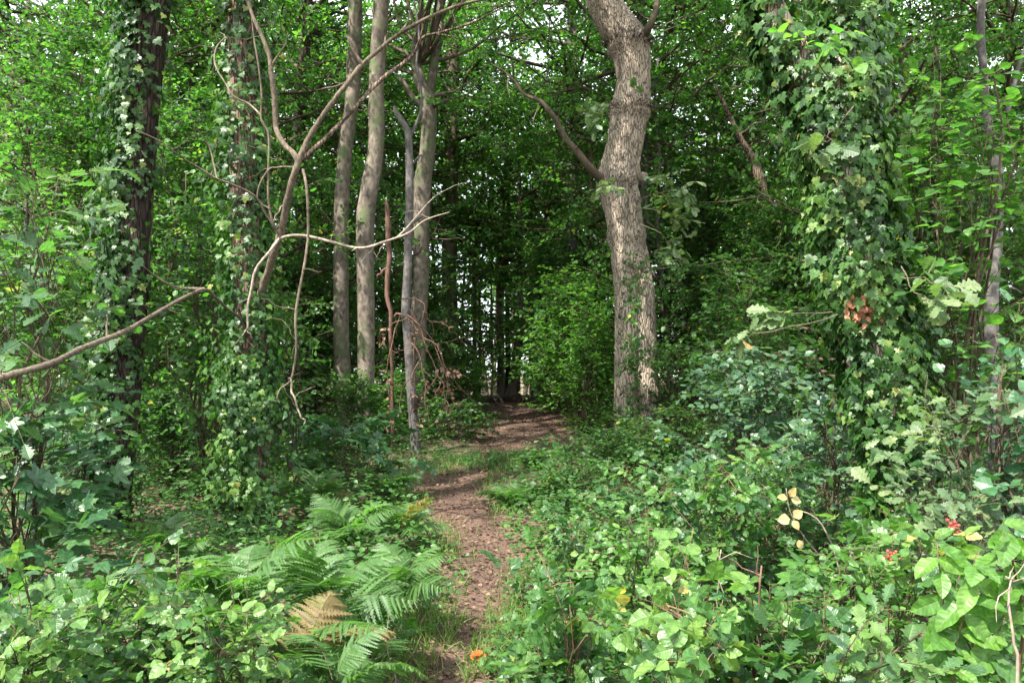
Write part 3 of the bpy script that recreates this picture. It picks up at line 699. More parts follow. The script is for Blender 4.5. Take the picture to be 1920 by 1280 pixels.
L4([(541, 708, 6.0), (550, 735, 6.0), (560, 758, 6.0), (566, 780, 6.0), (570, 795, 6.0)], None, [6, 6, 5, 4], 'pale', name='twig')
L4([(505, 392, 6.3), (480, 370, 6.3), (500, 330, 6.3), (525, 315, 6.3), (560, 312, 6.2)], None, [4, 5, 5, 6], name='twig')
L4([(545, 370, 6.35), (530, 385, 6.5), (510, 420, 6.5), (505, 380, 6.5)][:3], None, [6, 5, 4], 'pale', name='twig')
L4([(470, 640, 6.8), (450, 595, 6.6), (428, 577, 6.4), (402, 556, 6.0), (378, 545, 5.8), (345, 558, 5.5), (305, 583, 5.2), (268, 608, 4.9), (230, 628, 4.7), (190, 640, 4.5), (150, 654, 4.3), (110, 676, 4.1), (70, 690, 4.0), (20, 702, 3.9), (-60, 725, 3.8)], None, [9, 10, 10, 11, 12, 12, 13, 13, 14, 15, 15, 16, 16, 17, 18], 'twig', subs=((.3, (258, 490, 5.6), 7), (.8, (40, 640, 4.0), 5), (.62, (200, 590, 4.6), 4)))

# --- mid distance trunks, each drawn from its own centre line
def tree(name, label, pts, d, wid, bark, crown=None, group=None, n=40, sides=12, rough=.02, flute=.03, top=None, cat='tree', ivy=0, extra=()):
    P = curve(PL(pts, d), n, .01)
    b0 = P[-1]; g = float(gz(b0[0], b0[1]))
    r = np.interp(np.linspace(0, 1, n), np.linspace(0, 1, len(wid)), wid) / 2 / F * d
    if b0[2] > g - .1:                                   # let the trunk reach into the ground
        P = np.concatenate([P, [b0 + (P[-1] - P[-2]) * .01 + np.array([0, 0, g - .12 - b0[2]])]]); r = np.append(r, r[-1] * 1.15)
    base = np.array([P[-1, 0], P[-1, 1], g])
    t = thing(name, label, cat, base, group)
    mb = MB(); tube(mb, P[::-1], r[::-1], sides, rough=rough, flute=flute)
    ax = P[::-1]
    if top:
        u = curve(np.stack([P[0], P[0] + np.array([.1, 0, top * .5]) + rng.normal(size=3) * .15, P[0] + np.array([0, 0, top]) + rng.normal(size=3) * .3]), 12)
        tube(mb, u, [r[0], r[0] * .25], 9); ax = np.concatenate([ax, u[1:]])
    for e_pts, e_w in extra:
        Q = curve(PL(e_pts, d), 20, .01); tube(mb, Q, np.asarray(e_w) / 2 / F * d, 8, rough=.03)
    mb.build('trunk', BK[bark], t, base)
    if ivy:
        ivy_wrap(P, r, ivy, .06, .08, gaps=1.2, seed=rng.uniform(0, 9)).build('ivy', LM['ivy'], t, base)
    if crown:
        nb, rx, z0, z1, lv, sz, tpl, mat = crown
        add_crown(t, base, ax[np.argsort(ax[:, 2])], nb, rx, z0, z1, lv, sz, tpl, mat, 'far', twig=.5)
    return t, base, P, r

PAIR = 'pair of bare straight trunks left of the path'
tree('slender_tree', 'left one of two bare pale trunks growing close together left of the path', [(668, -40), (664, 60), (660, 180), (652, 240), (645, 300), (640, 400), (639, 520), (641, 640), (646, 760), (648, 860)], 12.2, [26, 27, 26, 27, 27, 28, 29, 30, 33, 40], 'grey', (14, 2.4, 7.6, 12, 2600, .11, 'kite', 'crown'), PAIR, top=5, sides=16)
tree('slender_tree', 'right one of two bare trunks growing close together, bowed in its middle', [(716, -40), (712, 60), (706, 150), (706, 240), (702, 300), (692, 350), (683, 420), (683, 500), (686, 600), (686, 700), (684, 780), (682, 860)], 11.8, [28, 30, 28, 30, 30, 33, 35, 33, 32, 33, 36, 44], 'grey', (14, 2.4, 7.6, 12, 2600, .11, 'kite', 'crown'), PAIR, top=5, sides=16)
tree('forked_tree', 'brown trunk forking into two stems behind the thin slate grey stem', [(785, 120), (790, 160), (800, 185), (803, 240), (800, 290), (792, 340), (790, 400), (790, 500), (786, 580), (782, 680), (780, 790), (780, 830)], 13.5, [10, 22, 30, 29, 30, 34, 31, 30, 31, 34, 36, 44], 'grey', (16, 2.4, 6.0, 11, 3200, .11, 'kite', 'crown'), None, top=0, sides=16,
     extra=(([(800, 190), (812, 140), (815, 100), (824, 66), (826, -30), (835, -200)], [20, 17, 15, 14, 12, 4]), ([(797, 180), (780, 130), (776, 90), (790, 20), (785, -60), (770, -250)], [22, 17, 12, 10, 8, 4]), ([(792, 200), (770, 175), (752, 150), (745, 140)], [12, 10, 8, 3]), ([(810, 180), (850, 170), (890, 150)], [8, 5, 3])))
tree('slim_tree', 'thin slate grey stem with crooked broken top in front of the brown forked trunk', [(738, 200), (744, 212), (760, 238), (765, 260), (766, 330), (766, 420), (765, 500), (762, 580), (768, 650), (771, 720), (774, 780), (780, 840)], 10.6, [5, 9, 13, 14, 15, 15, 16, 17, 18, 18, 18, 20], 'slate', None, None, sides=12, rough=.03,
     extra=(([(766, 262), (780, 235), (790, 205), (790, 160), (782, 120), (786, 60), (775, 0), (780, -60)], [7, 6, 5, 5, 4, 4, 3]), ([(766, 320), (780, 300), (790, 290)], [5, 4, 2]), ([(766, 430), (790, 405), (800, 400)], [5, 4, 2])))
tree('dead_tree', 'snapped reddish dead stem between the paired trunks and the slate grey stem', [(724, 375), (726, 390), (729, 420), (728, 450), (731, 480), (728, 520), (727, 560), (733, 590), (731, 630), (733, 690), (735, 800), (735, 850)], 10.8, [3, 9, 11, 11, 10, 9, 9, 8, 7, 6, 6, 7], 'red', None, None, sides=8, rough=.08, cat='dead tree',
     extra=(([(731, 600), (745, 588), (762, 590)], [6, 5, 4]), ([(729, 500), (712, 512), (708, 520)], [6, 5, 3])))
# the fallen dead branch tangle hanging by it
t0_ = W(770, 800, 10.3); t0_[2] = float(gz(t0_[0], t0_[1]))
td_ = thing('dead_branch', 'fallen dead branch with hanging brown leaves caught on the slate grey stem', 'branch', t0_)
mb = MB(); lv = MB(); ends = []
for pts in ([(752, 560), (790, 565), (793, 585), (785, 620), (780, 680), (772, 800)], [(762, 590), (790, 610), (810, 640), (830, 690), (842, 730), (850, 770)], [(770, 580), (800, 640), (815, 700), (790, 740), (785, 790)],
            [(785, 620), (815, 650), (830, 700), (815, 740)], [(750, 590), (738, 625), (728, 680), (735, 740), (728, 800)], [(785, 680), (760, 720), (748, 780)], [(810, 640), (830, 660), (836, 700), (862, 690)],
            [(793, 585), (815, 600), (850, 620)], [(785, 620), (765, 600), (735, 610), (718, 640)], [(815, 700), (840, 740), (845, 790)], [(765, 640), (790, 680), (800, 740), (806, 800)]):
    Q = curve(PL(pts, 10.2 + rng.normal() * .25), 16, .03); tube(mb, Q, [.012, .009, .005, .0025], 5, rough=.06); ends.append(Q)
    for q in range(4):
        p = Q[rng.integers(5, 16)]; tube(mb, bough(p, p + rng.normal(size=3) * .16 + [0, 0, -.15], 5, .1), [.004, .0015], 3)
mb.build('twigs', BK['red'], td_, t0_)
leaf_sprays(lv, ends, 260, .06, 'ovate', 0, 5, .12, .5, .3, .8)
lv.build('dead_leaves', LM['litter'], td_, t0_)

tree('slim_tree', 'thin grey stem with a sideways crook near the right edge, behind the leafy hazel', [(1842, -40), (1838, 60), (1846, 140), (1850, 210), (1862, 270), (1872, 330), (1870, 400), (1868, 470), (1862, 540), (1860, 640), (1862, 760), (1868, 900), (1870, 1010)], 7.4, [14, 14, 13, 14, 15, 20, 20, 21, 23, 26, 26, 28, 34], 'slate', (10, 1.8, 6, 10, 2600, .10, 'kite', 'crown'), None, top=4, rough=.03,
     extra=(([(1872, 300), (1885, 230), (1893, 180), (1910, 130), (1930, 60)], [13, 11, 9, 7, 4]), ([(1862, 560), (1890, 540), (1915, 550)], [6, 5, 3])))
tree('beech_tree', 'straight smooth grey trunk half hidden in leaves left of the oak', [(1072, -20), (1072, 120), (1071, 300), (1072, 400), (1073, 480), (1080, 560), (1084, 700), (1086, 760)], 17, [17, 19, 20, 22, 22, 23, 25, 30], 'slate', (22, 3.0, 4.2, 11, 5000, .10, 'kite', 'beech'), None, top=5)
tree('beech_tree', 'grey trunk showing just behind the right side of the big oak', [(1204, -40), (1204, 150), (1205, 300), (1207, 420), (1210, 560), (1214, 700), (1216, 800)], 14.5, [20, 22, 24, 25, 26, 28, 34], 'slate', (20, 3.0, 5.5, 11, 4500, .10, 'kite', 'crown'), None, top=5)
tree('leaning_tree', 'weathered brown trunk leaning left with broken top among dark leaves right of the oak', [(1340, 160), (1362, 205), (1385, 255), (1412, 300), (1424, 330), (1434, 365), (1450, 400), (1475, 460), (1500, 560), (1520, 700), (1530, 760)], 13, [5, 8, 10, 14, 20, 18, 14, 14, 15, 17, 22], 'brown', None, None, rough=.06,
     extra=(([(1428, 340), (1424, 360), (1418, 395)], [8, 7, 4]), ([(1385, 255), (1410, 235), (1440, 228)], [5, 4, 3])))
tree('leaning_tree', 'pale bent trunk showing above the hazel right of the ivied fork', [(1610, -60), (1662, 20), (1680, 60), (1692, 90), (1694, 160), (1690, 240), (1690, 330), (1700, 500), (1712, 700), (1716, 800)], 13.5, [16, 17, 18, 18, 17, 18, 18, 20, 24, 28], 'grey', (14, 2.4, 6.5, 12, 5000, .10, 'kite', 'crown'), None, top=4)
tree('dark_tree', 'dark straight trunk behind the bare crooked limbs, right of the second ivied trunk', [(578, -40), (574, 60), (566, 150), (560, 250), (565, 400), (575, 600), (580, 780)], 14.5, [20, 21, 22, 24, 24, 26, 32], 'dark', (18, 2.8, 5.6, 11, 4500, .10, 'kite', 'crown'), None, top=5)
tree('dark_tree', 'dark trunk deep in shade between the forked tree and the crest of the path', [(850, -20), (848, 160), (846, 330), (845, 420), (842, 500), (845, 600), (848, 720), (850, 780)], 18, [22, 24, 26, 28, 28, 29, 30, 36], 'far', (20, 3.0, 4.4, 11, 5000, .10, 'kite', 'crown'), None, top=5)
CR = 'trunks along the crest where the path ends'
for lab, pts, d, wd, bk, cr in (
    ('stout sunlit brown trunk leaning right on the crest, straight ahead where the path ends', [(975, 560), (973, 620), (968, 670), (963, 710), (958, 738), (956, 750)], 18.5, [13, 15, 17, 19, 24, 30], 'far', 1),
    ('upright brown trunk just left of the stout leaning trunk on the crest', [(936, 480), (936, 560), (937, 640), (937, 700), (937, 735), (937, 748)], 19.3, [12, 13, 13, 14, 15, 18], 'far', 1),
    ('black shaded trunk right between two brown trunks on the crest', [(950, 500), (952, 600), (952, 680), (951, 740)], 20, [9, 10, 12, 15], 'dark', 0),
    ('curved trunk with swept pale foot at the right end of the crest', [(1024, 540), (1027, 610), (1029, 660), (1030, 695), (1024, 722), (1010, 740), (1000, 748)], 18.2, [7, 8, 9, 10, 12, 15, 16], 'far', 1),
    ('thin lit trunk furthest left on the crest, beside the dark shaded tree', [(888, 500), (890, 600), (889, 680), (890, 730), (890, 745)], 19, [8, 9, 9, 10, 13], 'far', 1),
    ('thin dark pole of a tree beside the leftmost lit trunk of the crest', [(899, 560), (900, 640), (899, 700), (898, 742)], 21, [6, 6, 7, 8], 'dark', 0),
    ('short straight brown trunk left of the curved trunk on the crest', [(996, 540), (996, 640), (997, 700), (997, 740)], 19.5, [7, 7, 8, 10], 'far', 0),
    ('twisted pale trunk rising high above the black trunk of the crest', [(950, 440), (946, 470), (942, 490), (945, 520), (941, 560), (942, 620), (943, 745)], 21.5, [7, 10, 12, 9, 8, 8, 10], 'grey', 1),
    ('slim trunk with ivy leaning over the stout trunk of the crest', [(1003, 380), (1000, 460), (994, 540), (985, 600), (975, 660), (972, 745)], 20.5, [7, 8, 8, 8, 8, 9], 'far', 0),
    ('thin grey pole of a tree against the sky gap over the crest', [(921, 520), (922, 600), (923, 680), (922, 742)], 23, [4, 5, 5, 6], 'far', 0),
):
    wd = [q * .85 for q in wd]
    tree('crest_tree', lab, pts, d, wd, bk, (24, 3.0, 3.9, 10.5, 8000, .11, 'kite', 'beech') if cr else None, CR, n=24, sides=9, top=7 if cr else 3)

# --- background trees deeper in the wood: four shapes, copied
def bg_proto(k):
    H = rng.uniform(9.5, 11.5); P = curve(np.array([[0, 0, -.2], [rng.normal() * .2, rng.normal() * .2, H * .45], [rng.normal() * .4, rng.normal() * .4, H * .97]]), 20, .12)
    t = thing('woodland_tree', '', 'tree', (0, 0, 0))
    mb = MB(); tube(mb, P, np.linspace(.17, .03, 20) * rng.uniform(.8, 1.2), 10, rough=.03); mb.build('trunk', BK[('far', 'slate', 'brown', 'far')[k]], t)
    add_crown(t, (0, 0, 0), P, 40, 3.2, 1.6 + .4 * k, H, 13500, .105, 'kite', ('crown', 'beech', 'crown', 'beech')[k], 'far', twig=.55)
    return t
protos = [bg_proto(k) for k in range(4)]
def copy_tree(t):
    r_ = t.copy(); C.objects.link(r_)
    for ch in t.children:
        c_ = ch.copy(); C.objects.link(c_); c_.parent = r_
        for g in ch.children:
            d_ = g.copy(); C.objects.link(d_); d_.parent = c_
    return r_
BGL = {
 20: 'leafy tree deep in the wood at the left edge, beyond the oak sapling', 150: 'leafy tree deep in the wood seen left of the first ivied trunk',
 345: 'leafy tree filling the gap between the two ivied trunks', 520: 'leafy tree seen right of the second ivied trunk behind the crooked limbs',
 735: 'leafy tree seen above the snapped dead stem', 1010: 'bright leafy tree filling the view above the curved crest trunk',
 1130: 'leafy tree showing left of the big oak beyond the grey beech', 1290: 'leafy tree showing right of the big oak behind its leafy sprig',
 1380: 'dark leafy tree behind the broken leaning trunk', 1500: 'leafy tree showing left of the ivied fork', 1760: 'leafy tree behind the hazel right of the ivied trunk', 1900: 'leafy tree deep in the wood at the right edge beyond the crooked grey stem',
 640: 'leafy tree behind the pair of bare trunks', 430: 'leafy tree directly behind the second ivied trunk',
}
spots = [(20, 15), (150, 19), (345, 16), (520, 21), (735, 23), (1010, 27), (1130, 23), (1290, 18), (1380, 22), (1500, 17), (1760, 18), (1900, 14.5), (640, 17.5), (430, 25)]
for q, (px, d) in enumerate(spots):
    t = protos[q] if q < 4 else copy_tree(protos[q % 4])
    x = (px - 960) / F * d
    t.location = (x, d, float(gz(x, d))); t.rotation_euler = (0, 0, q * 1.7); s_ = .85 + .3 * ((q * 37) % 10) / 10; t.scale = (s_, s_, s_)
    tag(t, BGL[px], 'tree', 'leafy trees deep in the wood')
# understorey: young trees leafy to the ground, three shapes, copied
def under_proto(k):
    H = 8.0; P = curve(np.array([[0, 0, -.2], [rng.normal() * .2, rng.normal() * .2, H * .5], [rng.normal() * .3, rng.normal() * .3, H * .98]]), 16, .1)
    t = thing('young_tree', '', 'tree', (0, 0, 0))
    mb = MB(); tube(mb, P, np.linspace(.055, .012, 16), 8, rough=.03); mb.build('trunk', BK[('slate', 'stem', 'twig')[k]], t)
    add_crown(t, (0, 0, 0), P, 64, 1.9, .35, H, 10500, .082, 'ovate', ('beech', 'hazel', 'crown')[k], 'stem', twig=.42, name='foliage', prof=lambda f: 1.05 - .6 * f)
    return t
ups = [under_proto(k) for k in range(3)]
USP = [(20, 11.5, 'young leafy tree behind the oak sapling at the left edge'), (140, 13, 'young leafy tree behind the low bare limb at the left'),
 (235, 10.8, 'young leafy tree right behind the first ivied trunk'), (330, 15, 'young leafy tree far back between the ivied trunks'), (400, 11.5, 'young leafy tree just left of and behind the second ivied trunk'),
 (510, 12.5, 'young leafy tree behind the crook where the bare limbs fork'), (600, 16, 'young leafy tree between the dark trunk and the pair of bare trunks'), (665, 15, 'young leafy tree seen between the paired bare trunks'),
 (735, 15.5, 'young leafy tree behind the snapped dead stem'), (822, 19.5, 'young leafy tree on the crest behind the dark shaded trunk'), (1060, 20.5, 'young leafy tree on the crest right of the curved trunk'),
 (1125, 15.5, 'young leafy tree left of the foot of the oak behind the beech saplings'), (1260, 14.2, 'young leafy tree close behind the right side of the oak'), (1345, 16.5, 'young leafy tree behind the tall shaded beech sapling'),
 (1430, 14.3, 'young leafy tree right behind the broken leaning trunk'), (1500, 17.5, 'young leafy tree far back left of the ivied fork'), (1580, 11, 'young leafy tree hidden behind the ivied fork'),
 (1660, 15, 'young leafy tree behind the pale bent trunk'), (1750, 12.5, 'young leafy tree behind the bright broad leaved hazel'), (1830, 10.8, 'young leafy tree just behind the crooked grey stem'), (1915, 12, 'young leafy tree deep at the right edge'),
 (70, 17, 'young leafy tree far back at the left edge'), (1190, 19, 'young leafy tree far back behind the oak'), (780, 17.5, 'young leafy tree behind the forked brown trunk'), (862, 21.5, 'young leafy tree on the crest just left of the thin lit trunk'), (1046, 19, 'young leafy tree close behind the curved crest trunk')]
for q, (px, d, lab) in enumerate(USP):
    t = ups[q] if q < 3 else copy_tree(ups[q % 3])
    x = (px - 960) / F * d
    t.location = (x, d, float(gz(x, d)) + (2.0 if px == 950 else 0) * 0); t.rotation_euler = (0, 0, q * 2.3); s_ = .9 + .35 * ((q * 53) % 10) / 10; t.scale = (s_ * .95, s_ * .95, s_)
    tag(t, lab, 'tree', 'young understorey trees')
# far wood: reads as one mass
mb = MB(); tr = MB()
for q in range(95):
    px = rng.uniform(-80, 2000); d = rng.uniform(29, 52); x = (px - 960) / F * d
    gap = abs(px - 940) < 120
    z0 = float(gz(x, d)); H = rng.uniform(9, 16)
    P = curve(np.array([[x, d, z0 - .3], [x + rng.normal() * .5, d, z0 + H * .5], [x + rng.normal(), d, z0 + H]]), 8)
    tube(tr, P, np.linspace(.14, .03, 8) * rng.uniform(.5, 1.2), 6)
    if rng.random() < (.35 if abs(px - 950) < 70 else .7 if gap else .95):
        bo, br = crown_branches(P, 10, rng.uniform(2.2, 3.6), z0 + (5.0 if gap else 1.0), z0 + H, 2)
        leaf_sprays(mb, br, 2600, .2, 'kite', 0, K=6, twig=.9, t0=.2, flat=.5, tilt=.9)
off = mb.n
mb.v += tr.v; mb.f += [f + off for f in tr.f]; mb.m += [np.ones_like(m) for m in tr.m]; mb.a += tr.a; mb.uv += tr.uv; mb.sm += tr.sm; mb.n += tr.n
tag(mb.build('far_woods', [LM['beech'], BK['far']]), 'mass of far trees and leaves beyond the crest of the path', 'woods', kind='stuff')

# ------------------------------------------------------------------ shrubs and saplings
def shrub(name, label, cat, px, d, top, half, tpl, size, lai, mat, lo=.12, ns=6, nb=26, depth=1.0, K=6, twig=None, group=None, bark='stem', trio=False, tilt=.4, vmu=.42, face=None, srad=.011, lean=0.0, prof=.5, flat=.3):
    x = (px - 960) / F * d; b = np.array([x, d, float(gz(x, d))])
    H = EYE + (HZ - top) / F * d - b[2]; rx = half / F * d; ry = rx * depth
    t = thing(name, label, cat, b, group)
    st = MB(); stems = []
    if lo > .4: ns = 2
    if lo == 0: srad = .0065
    nb = int(nb * 1.3)
    for q in range(ns):
        a = rng.uniform(0, 6.28); rr = rng.uniform(.2, .8)
        e = b + np.array([lean + rx * rr * math.cos(a), ry * rr * math.sin(a), H * rng.uniform(.65, .98)])
        s0 = b + np.array([rng.normal() * .06 * min(1, rx), rng.normal() * .06 * min(1, rx), -.04])
        m = (s0 * .55 + e * .45); m[2] += .12 * H
        Q = curve([s0, m, e], 9, .03 * H); stems.append(Q)
        tube(st, Q, np.linspace(srad, srad * .3, 9) * (H / 2) ** .5 * rng.uniform(.8, 1.3), 6)
    br = []
    for q in range(nb):
        f = lo + (1 - lo) * rng.random(); a = rng.uniform(0, 6.28)
        w_ = (math.sin(math.pi * min(1, max(0, .12 + .85 * f))) ** prof) * rng.uniform(.45, 1.05)
        e = b + np.array([lean * f + rx * w_ * math.cos(a), ry * w_ * math.sin(a), H * f])
        sQ = stems[rng.integers(ns)]
        k = int(np.clip(f * 8 - rng.uniform(.5, 3), 0, 8))
        B = bough(sQ[k], e, 9, .06, .04); br.append(B)
        tube(st, B, [srad * .45, srad * .15], 4, cap=False)
    area = 2 * rx * H * (1 - lo) * .8
    n = int(1.75 * lai * area / (T_AREA[tpl] * size ** 2))
    mb = MB(); leaf_sprays(mb, br + [s_[3:] if lo > .3 else s_ for s_ in stems], n, size, tpl, 0, K, twig or max(.14, size * 4), .3, flat, tilt, st, var_mu=vmu, trio=trio, face=face)
    st.build('stems', BK[bark], t, b)
    mb.build('foliage', LM[mat], t, b)
    return t

# left side
shrub('oak_sapling', 'oak sapling with lobed sheeny leaves at the left edge above the bare low limb', 'sapling', 45, 5.0, 200, 150, 'oak', .14, 1.9, 'oak', lo=.42, nb=30, face=(0, -.35, 0), prof=.4)
shrub('sycamore_sapling', 'low dark sycamore with broad lobed leaves at the foot of the first ivied trunk', 'sapling', 30, 4.7, 760, 150, 'sycamore', .115, 2.3, 'sycamore', lo=.05, nb=34, face=(.1, -.3, 0))
shrub('hazel_shrub', 'sunlit hazel with small bright leaves behind the low limb at the left edge', 'shrub', 60, 8.4, 440, 150, 'ovate', .075, 2.0, 'beech', lo=.35, nb=26)
shrub('hazel_shrub', 'tall hazel with round leaves standing just left of the second ivied trunk', 'shrub', 400, 7.6, 330, 95, 'round', .07, 2.2, 'hazel', lo=.3, nb=40, vmu=.55, face=(0, -.4, 0), prof=.3)
shrub('hazel_shrub', 'tall hazel thicket between the two ivied trunks', 'shrub', 340, 9.0, 130, 130, 'ovate', .07, 1.8, 'hazel', lo=.2, nb=40, prof=.3)
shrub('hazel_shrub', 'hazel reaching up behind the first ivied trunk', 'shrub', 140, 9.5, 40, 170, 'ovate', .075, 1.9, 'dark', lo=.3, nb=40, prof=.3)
shrub('beech_sapling', 'beech sapling with lime leaves left of the second ivied trunk, lit from behind', 'sapling', 330, 11, -20, 120, 'ovate', .075, 1.4, 'beech', lo=.55, nb=30, prof=.3)
shrub('dark_shrub', 'low dark shrub at the feet of the pair of bare trunks', 'shrub', 640, 9.0, 770, 170, 'sycamore', .10, 2.2, 'sycamore', nb=26, vmu=.3)
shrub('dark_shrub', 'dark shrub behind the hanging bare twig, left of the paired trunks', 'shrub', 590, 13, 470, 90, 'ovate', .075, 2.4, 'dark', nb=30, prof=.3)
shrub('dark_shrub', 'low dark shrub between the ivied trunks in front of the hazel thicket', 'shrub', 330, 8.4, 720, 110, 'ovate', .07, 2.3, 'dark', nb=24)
shrub('hazel_shrub', 'young hazel with bright leaf tips at the foot of the slate grey stem', 'shrub', 720, 11.3, 700, 75, 'ovate', .065, 1.5, 'beech', nb=20)
shrub('dark_shrub', 'bushy shrub crowding the left side of the path below the dead branch', 'shrub', 850, 12.2, 745, 70, 'ovate', .07, 2.6, 'hazel', nb=24, vmu=.3)
shrub('dark_shrub', 'small shrub on the crest left of the brown trunks', 'shrub', 845, 16, 640, 60, 'ovate', .075, 2.6, 'hazel', nb=22, vmu=.35)
shrub('hazel_shrub', 'hazel with drooping sprays right of the second ivied trunk', 'shrub', 545, 8.0, 560, 60, 'round', .06, 1.3, 'hazel', lo=.3, nb=18)
shrub('holly_shrub', 'glossy dark shrub catching sun on the near flank of the first ivied trunk', 'shrub', 150, 6.4, 760, 45, 'ivy', .07, 2.0, 'glossy', nb=20, face=(-.3, -.4, 0))
# right of the path
shrub('beech_sapling', 'bright layered beech sapling overhanging the right side of the path', 'sapling', 1085, 13.4, 500, 110, 'ovate', .08, 2.0, 'beech', lo=.08, nb=40, tilt=.3, vmu=.65)  # sunlight on this sapling is painted in with a lighter leaf tone
shrub('beech_sapling', 'beech sapling with pale tips just left of the foot of the oak', 'sapling', 1050, 15.8, 430, 120, 'ovate', .075, 2.0, 'hazel', lo=.2, nb=34)
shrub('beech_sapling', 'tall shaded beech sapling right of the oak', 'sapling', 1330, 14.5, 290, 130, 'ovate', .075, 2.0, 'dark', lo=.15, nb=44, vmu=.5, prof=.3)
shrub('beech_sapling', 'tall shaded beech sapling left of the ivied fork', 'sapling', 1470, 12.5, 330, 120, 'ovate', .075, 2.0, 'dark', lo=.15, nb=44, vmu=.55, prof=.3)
shrub('hazel_shrub', 'layered hazel in the gap right of the foot of the oak', 'shrub', 1380, 10.5, 470, 140, 'ovate', .075, 1.5, 'hazel', lo=.25, nb=36, tilt=.3, vmu=.32)
shrub('dogwood_shrub', 'bluish broad leaved shrub before the dark bank right of the oak', 'shrub', 1400, 7.6, 650, 170, 'round', .08, 2.2, 'dogwood', lo=.15, nb=30, face=(0, -.2, 0))
shrub('elder_shrub', 'bluish broad leaved shrub at the left foot of the ivied fork', 'shrub', 1550, 6.2, 740, 100, 'round', .085, 2.0, 'dogwood', lo=.1, nb=24, face=(0, -.25, 0))
shrub('hazel_shrub', 'hazel with bright broad leaves hanging in front of the crooked grey stem', 'shrub', 1810, 5.5, 60, 140, 'round', .105, 1.9, 'hazel', lo=.4, nb=34, prof=.3, vmu=.55, tilt=.3)
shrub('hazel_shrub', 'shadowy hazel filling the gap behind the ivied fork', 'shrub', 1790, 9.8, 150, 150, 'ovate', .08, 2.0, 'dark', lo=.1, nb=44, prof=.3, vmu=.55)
shrub('holly_shrub', 'shiny leaved shrub at the right edge catching white sky light', 'shrub', 1905, 4.6, 560, 60, 'round', .085, 2.0, 'glossy', lo=.25, nb=22, face=(-.2, -.4, 0))
shrub('oak_sapling', 'pale oak seedling with lobed leaves before the base of the ivied fork', 'sapling', 1770, 4.7, 690, 90, 'oak', .11, 1.7, 'pale_oak', lo=.15, nb=22, ns=3, srad=.007, vmu=.35, face=(0, -.4, 0))
shrub('hawthorn_shrub', 'low hawthorn hiding the foot of the oak', 'shrub', 1180, 9.4, 790, 130, 'ovate', .06, 2.5, 'hazel', nb=26)
shrub('hawthorn_shrub', 'low feathery shrub spreading right of the path before the oak', 'shrub', 1085, 7.8, 850, 105, 'ovate', .055, 2.2, 'hazel', nb=24, vmu=.35)
shrub('hawthorn_shrub', 'thicket of small leaves right of the oak foot, behind the bluish shrub', 'shrub', 1290, 9.6, 760, 90, 'ovate', .06, 2.0, 'dark', nb=24, vmu=.6)
shrub('beech_sapling', 'lime beech sapling low on the left verge just below the crest', 'sapling', 872, 14.6, 665, 48, 'ovate', .07, 2.2, 'beech', lo=.05, nb=26, tilt=.3)
shrub('beech_sapling', 'small beech sapling between the curved crest trunk and the bright layered sapling', 'sapling', 1028, 16.2, 640, 40, 'ovate', .075, 2.2, 'beech', lo=.05, nb=26, tilt=.3)
shrub('beech_sapling', 'bright beech sapling brushing the left flank of the oak', 'sapling', 1105, 12.4, 570, 62, 'ovate', .072, 2.0, 'beech', lo=.05, nb=32, tilt=.3, vmu=.6)
shrub('hawthorn_shrub', 'leafy shrub wrapping the very foot of the oak in front of the bark', 'shrub', 1185, 10.5, 765, 75, 'ovate', .06, 2.0, 'hazel', nb=26)
shrub('hazel_shrub', 'hazel growing up close against the right side of the oak', 'shrub', 1262, 10.9, 640, 55, 'ovate', .07, 2.0, 'hazel', nb=28, prof=.3, tilt=.3)
shrub('hazel_shrub', 'hazel with level sprays between the paired trunks and the path', 'shrub', 770, 12.6, 690, 60, 'ovate', .07, 2.0, 'beech', nb=26, tilt=.3, vmu=.3)
shrub('hazel_shrub', 'hazel behind the broad leaved bluish shrub, under the broken leaning trunk', 'shrub', 1430, 9.2, 560, 110, 'ovate', .07, 1.9, 'hazel', lo=.2, nb=36, tilt=.3, vmu=.35)
shrub('hazel_shrub', 'hazel with bright sprays right in front of the feet of the paired trunks', 'shrub', 668, 11.0, 690, 70, 'ovate', .068, 1.7, 'hazel', nb=26, tilt=.4, vmu=.5)
# an oak sprig by the ivied fork reaching left
# ------------------------------------------------------------------ foreground bushes
BR = 'bramble bushes in the foreground'
shrub('bramble_bush', 'bramble bush nearest the path with big three part leaves', 'bramble', 1100, 3.0, 1045, 110, 'fine', .072, 2.1, 'bramble', lo=.0, nb=22, bark='cane', trio=True, K=3, twig=.2, face=(0, -.22, 0), tilt=.62, group=BR)
shrub('bramble_bush', 'tall bramble bush behind the yellow leaved cane', 'bramble', 1330, 4.9, 865, 150, 'fine', .072, 2.1, 'bramble', lo=.0, nb=26, bark='cane', trio=True, K=3, twig=.2, face=(0, -.2, 0), tilt=.6, group=BR, vmu=.3)
shrub('bramble_bush', 'pale green bramble bush at the bottom between the path bramble and the yellow cane', 'bramble', 1280, 2.6, 1075, 130, 'fine', .072, 2.1, 'bramble', lo=.0, nb=24, bark='cane', trio=True, K=3, twig=.2, face=(0, -.22, 0), tilt=.62, group=BR, vmu=.66)
shrub('bramble_bush', 'bramble bush below the yellow leaved cane', 'bramble', 1510, 2.7, 1040, 130, 'fine', .072, 2.1, 'bramble', lo=.0, nb=24, bark='cane', trio=True, K=3, twig=.2, face=(0, -.22, 0), tilt=.62, group=BR, vmu=.45)
shrub('bramble_bush', 'bramble bush with red berries before the ivied fork', 'bramble', 1680, 3.4, 955, 130, 'fine', .072, 2.1, 'bramble', lo=.0, nb=24, bark='cane', trio=True, K=3, twig=.2, face=(0, -.22, 0), tilt=.62, group=BR, vmu=.66)
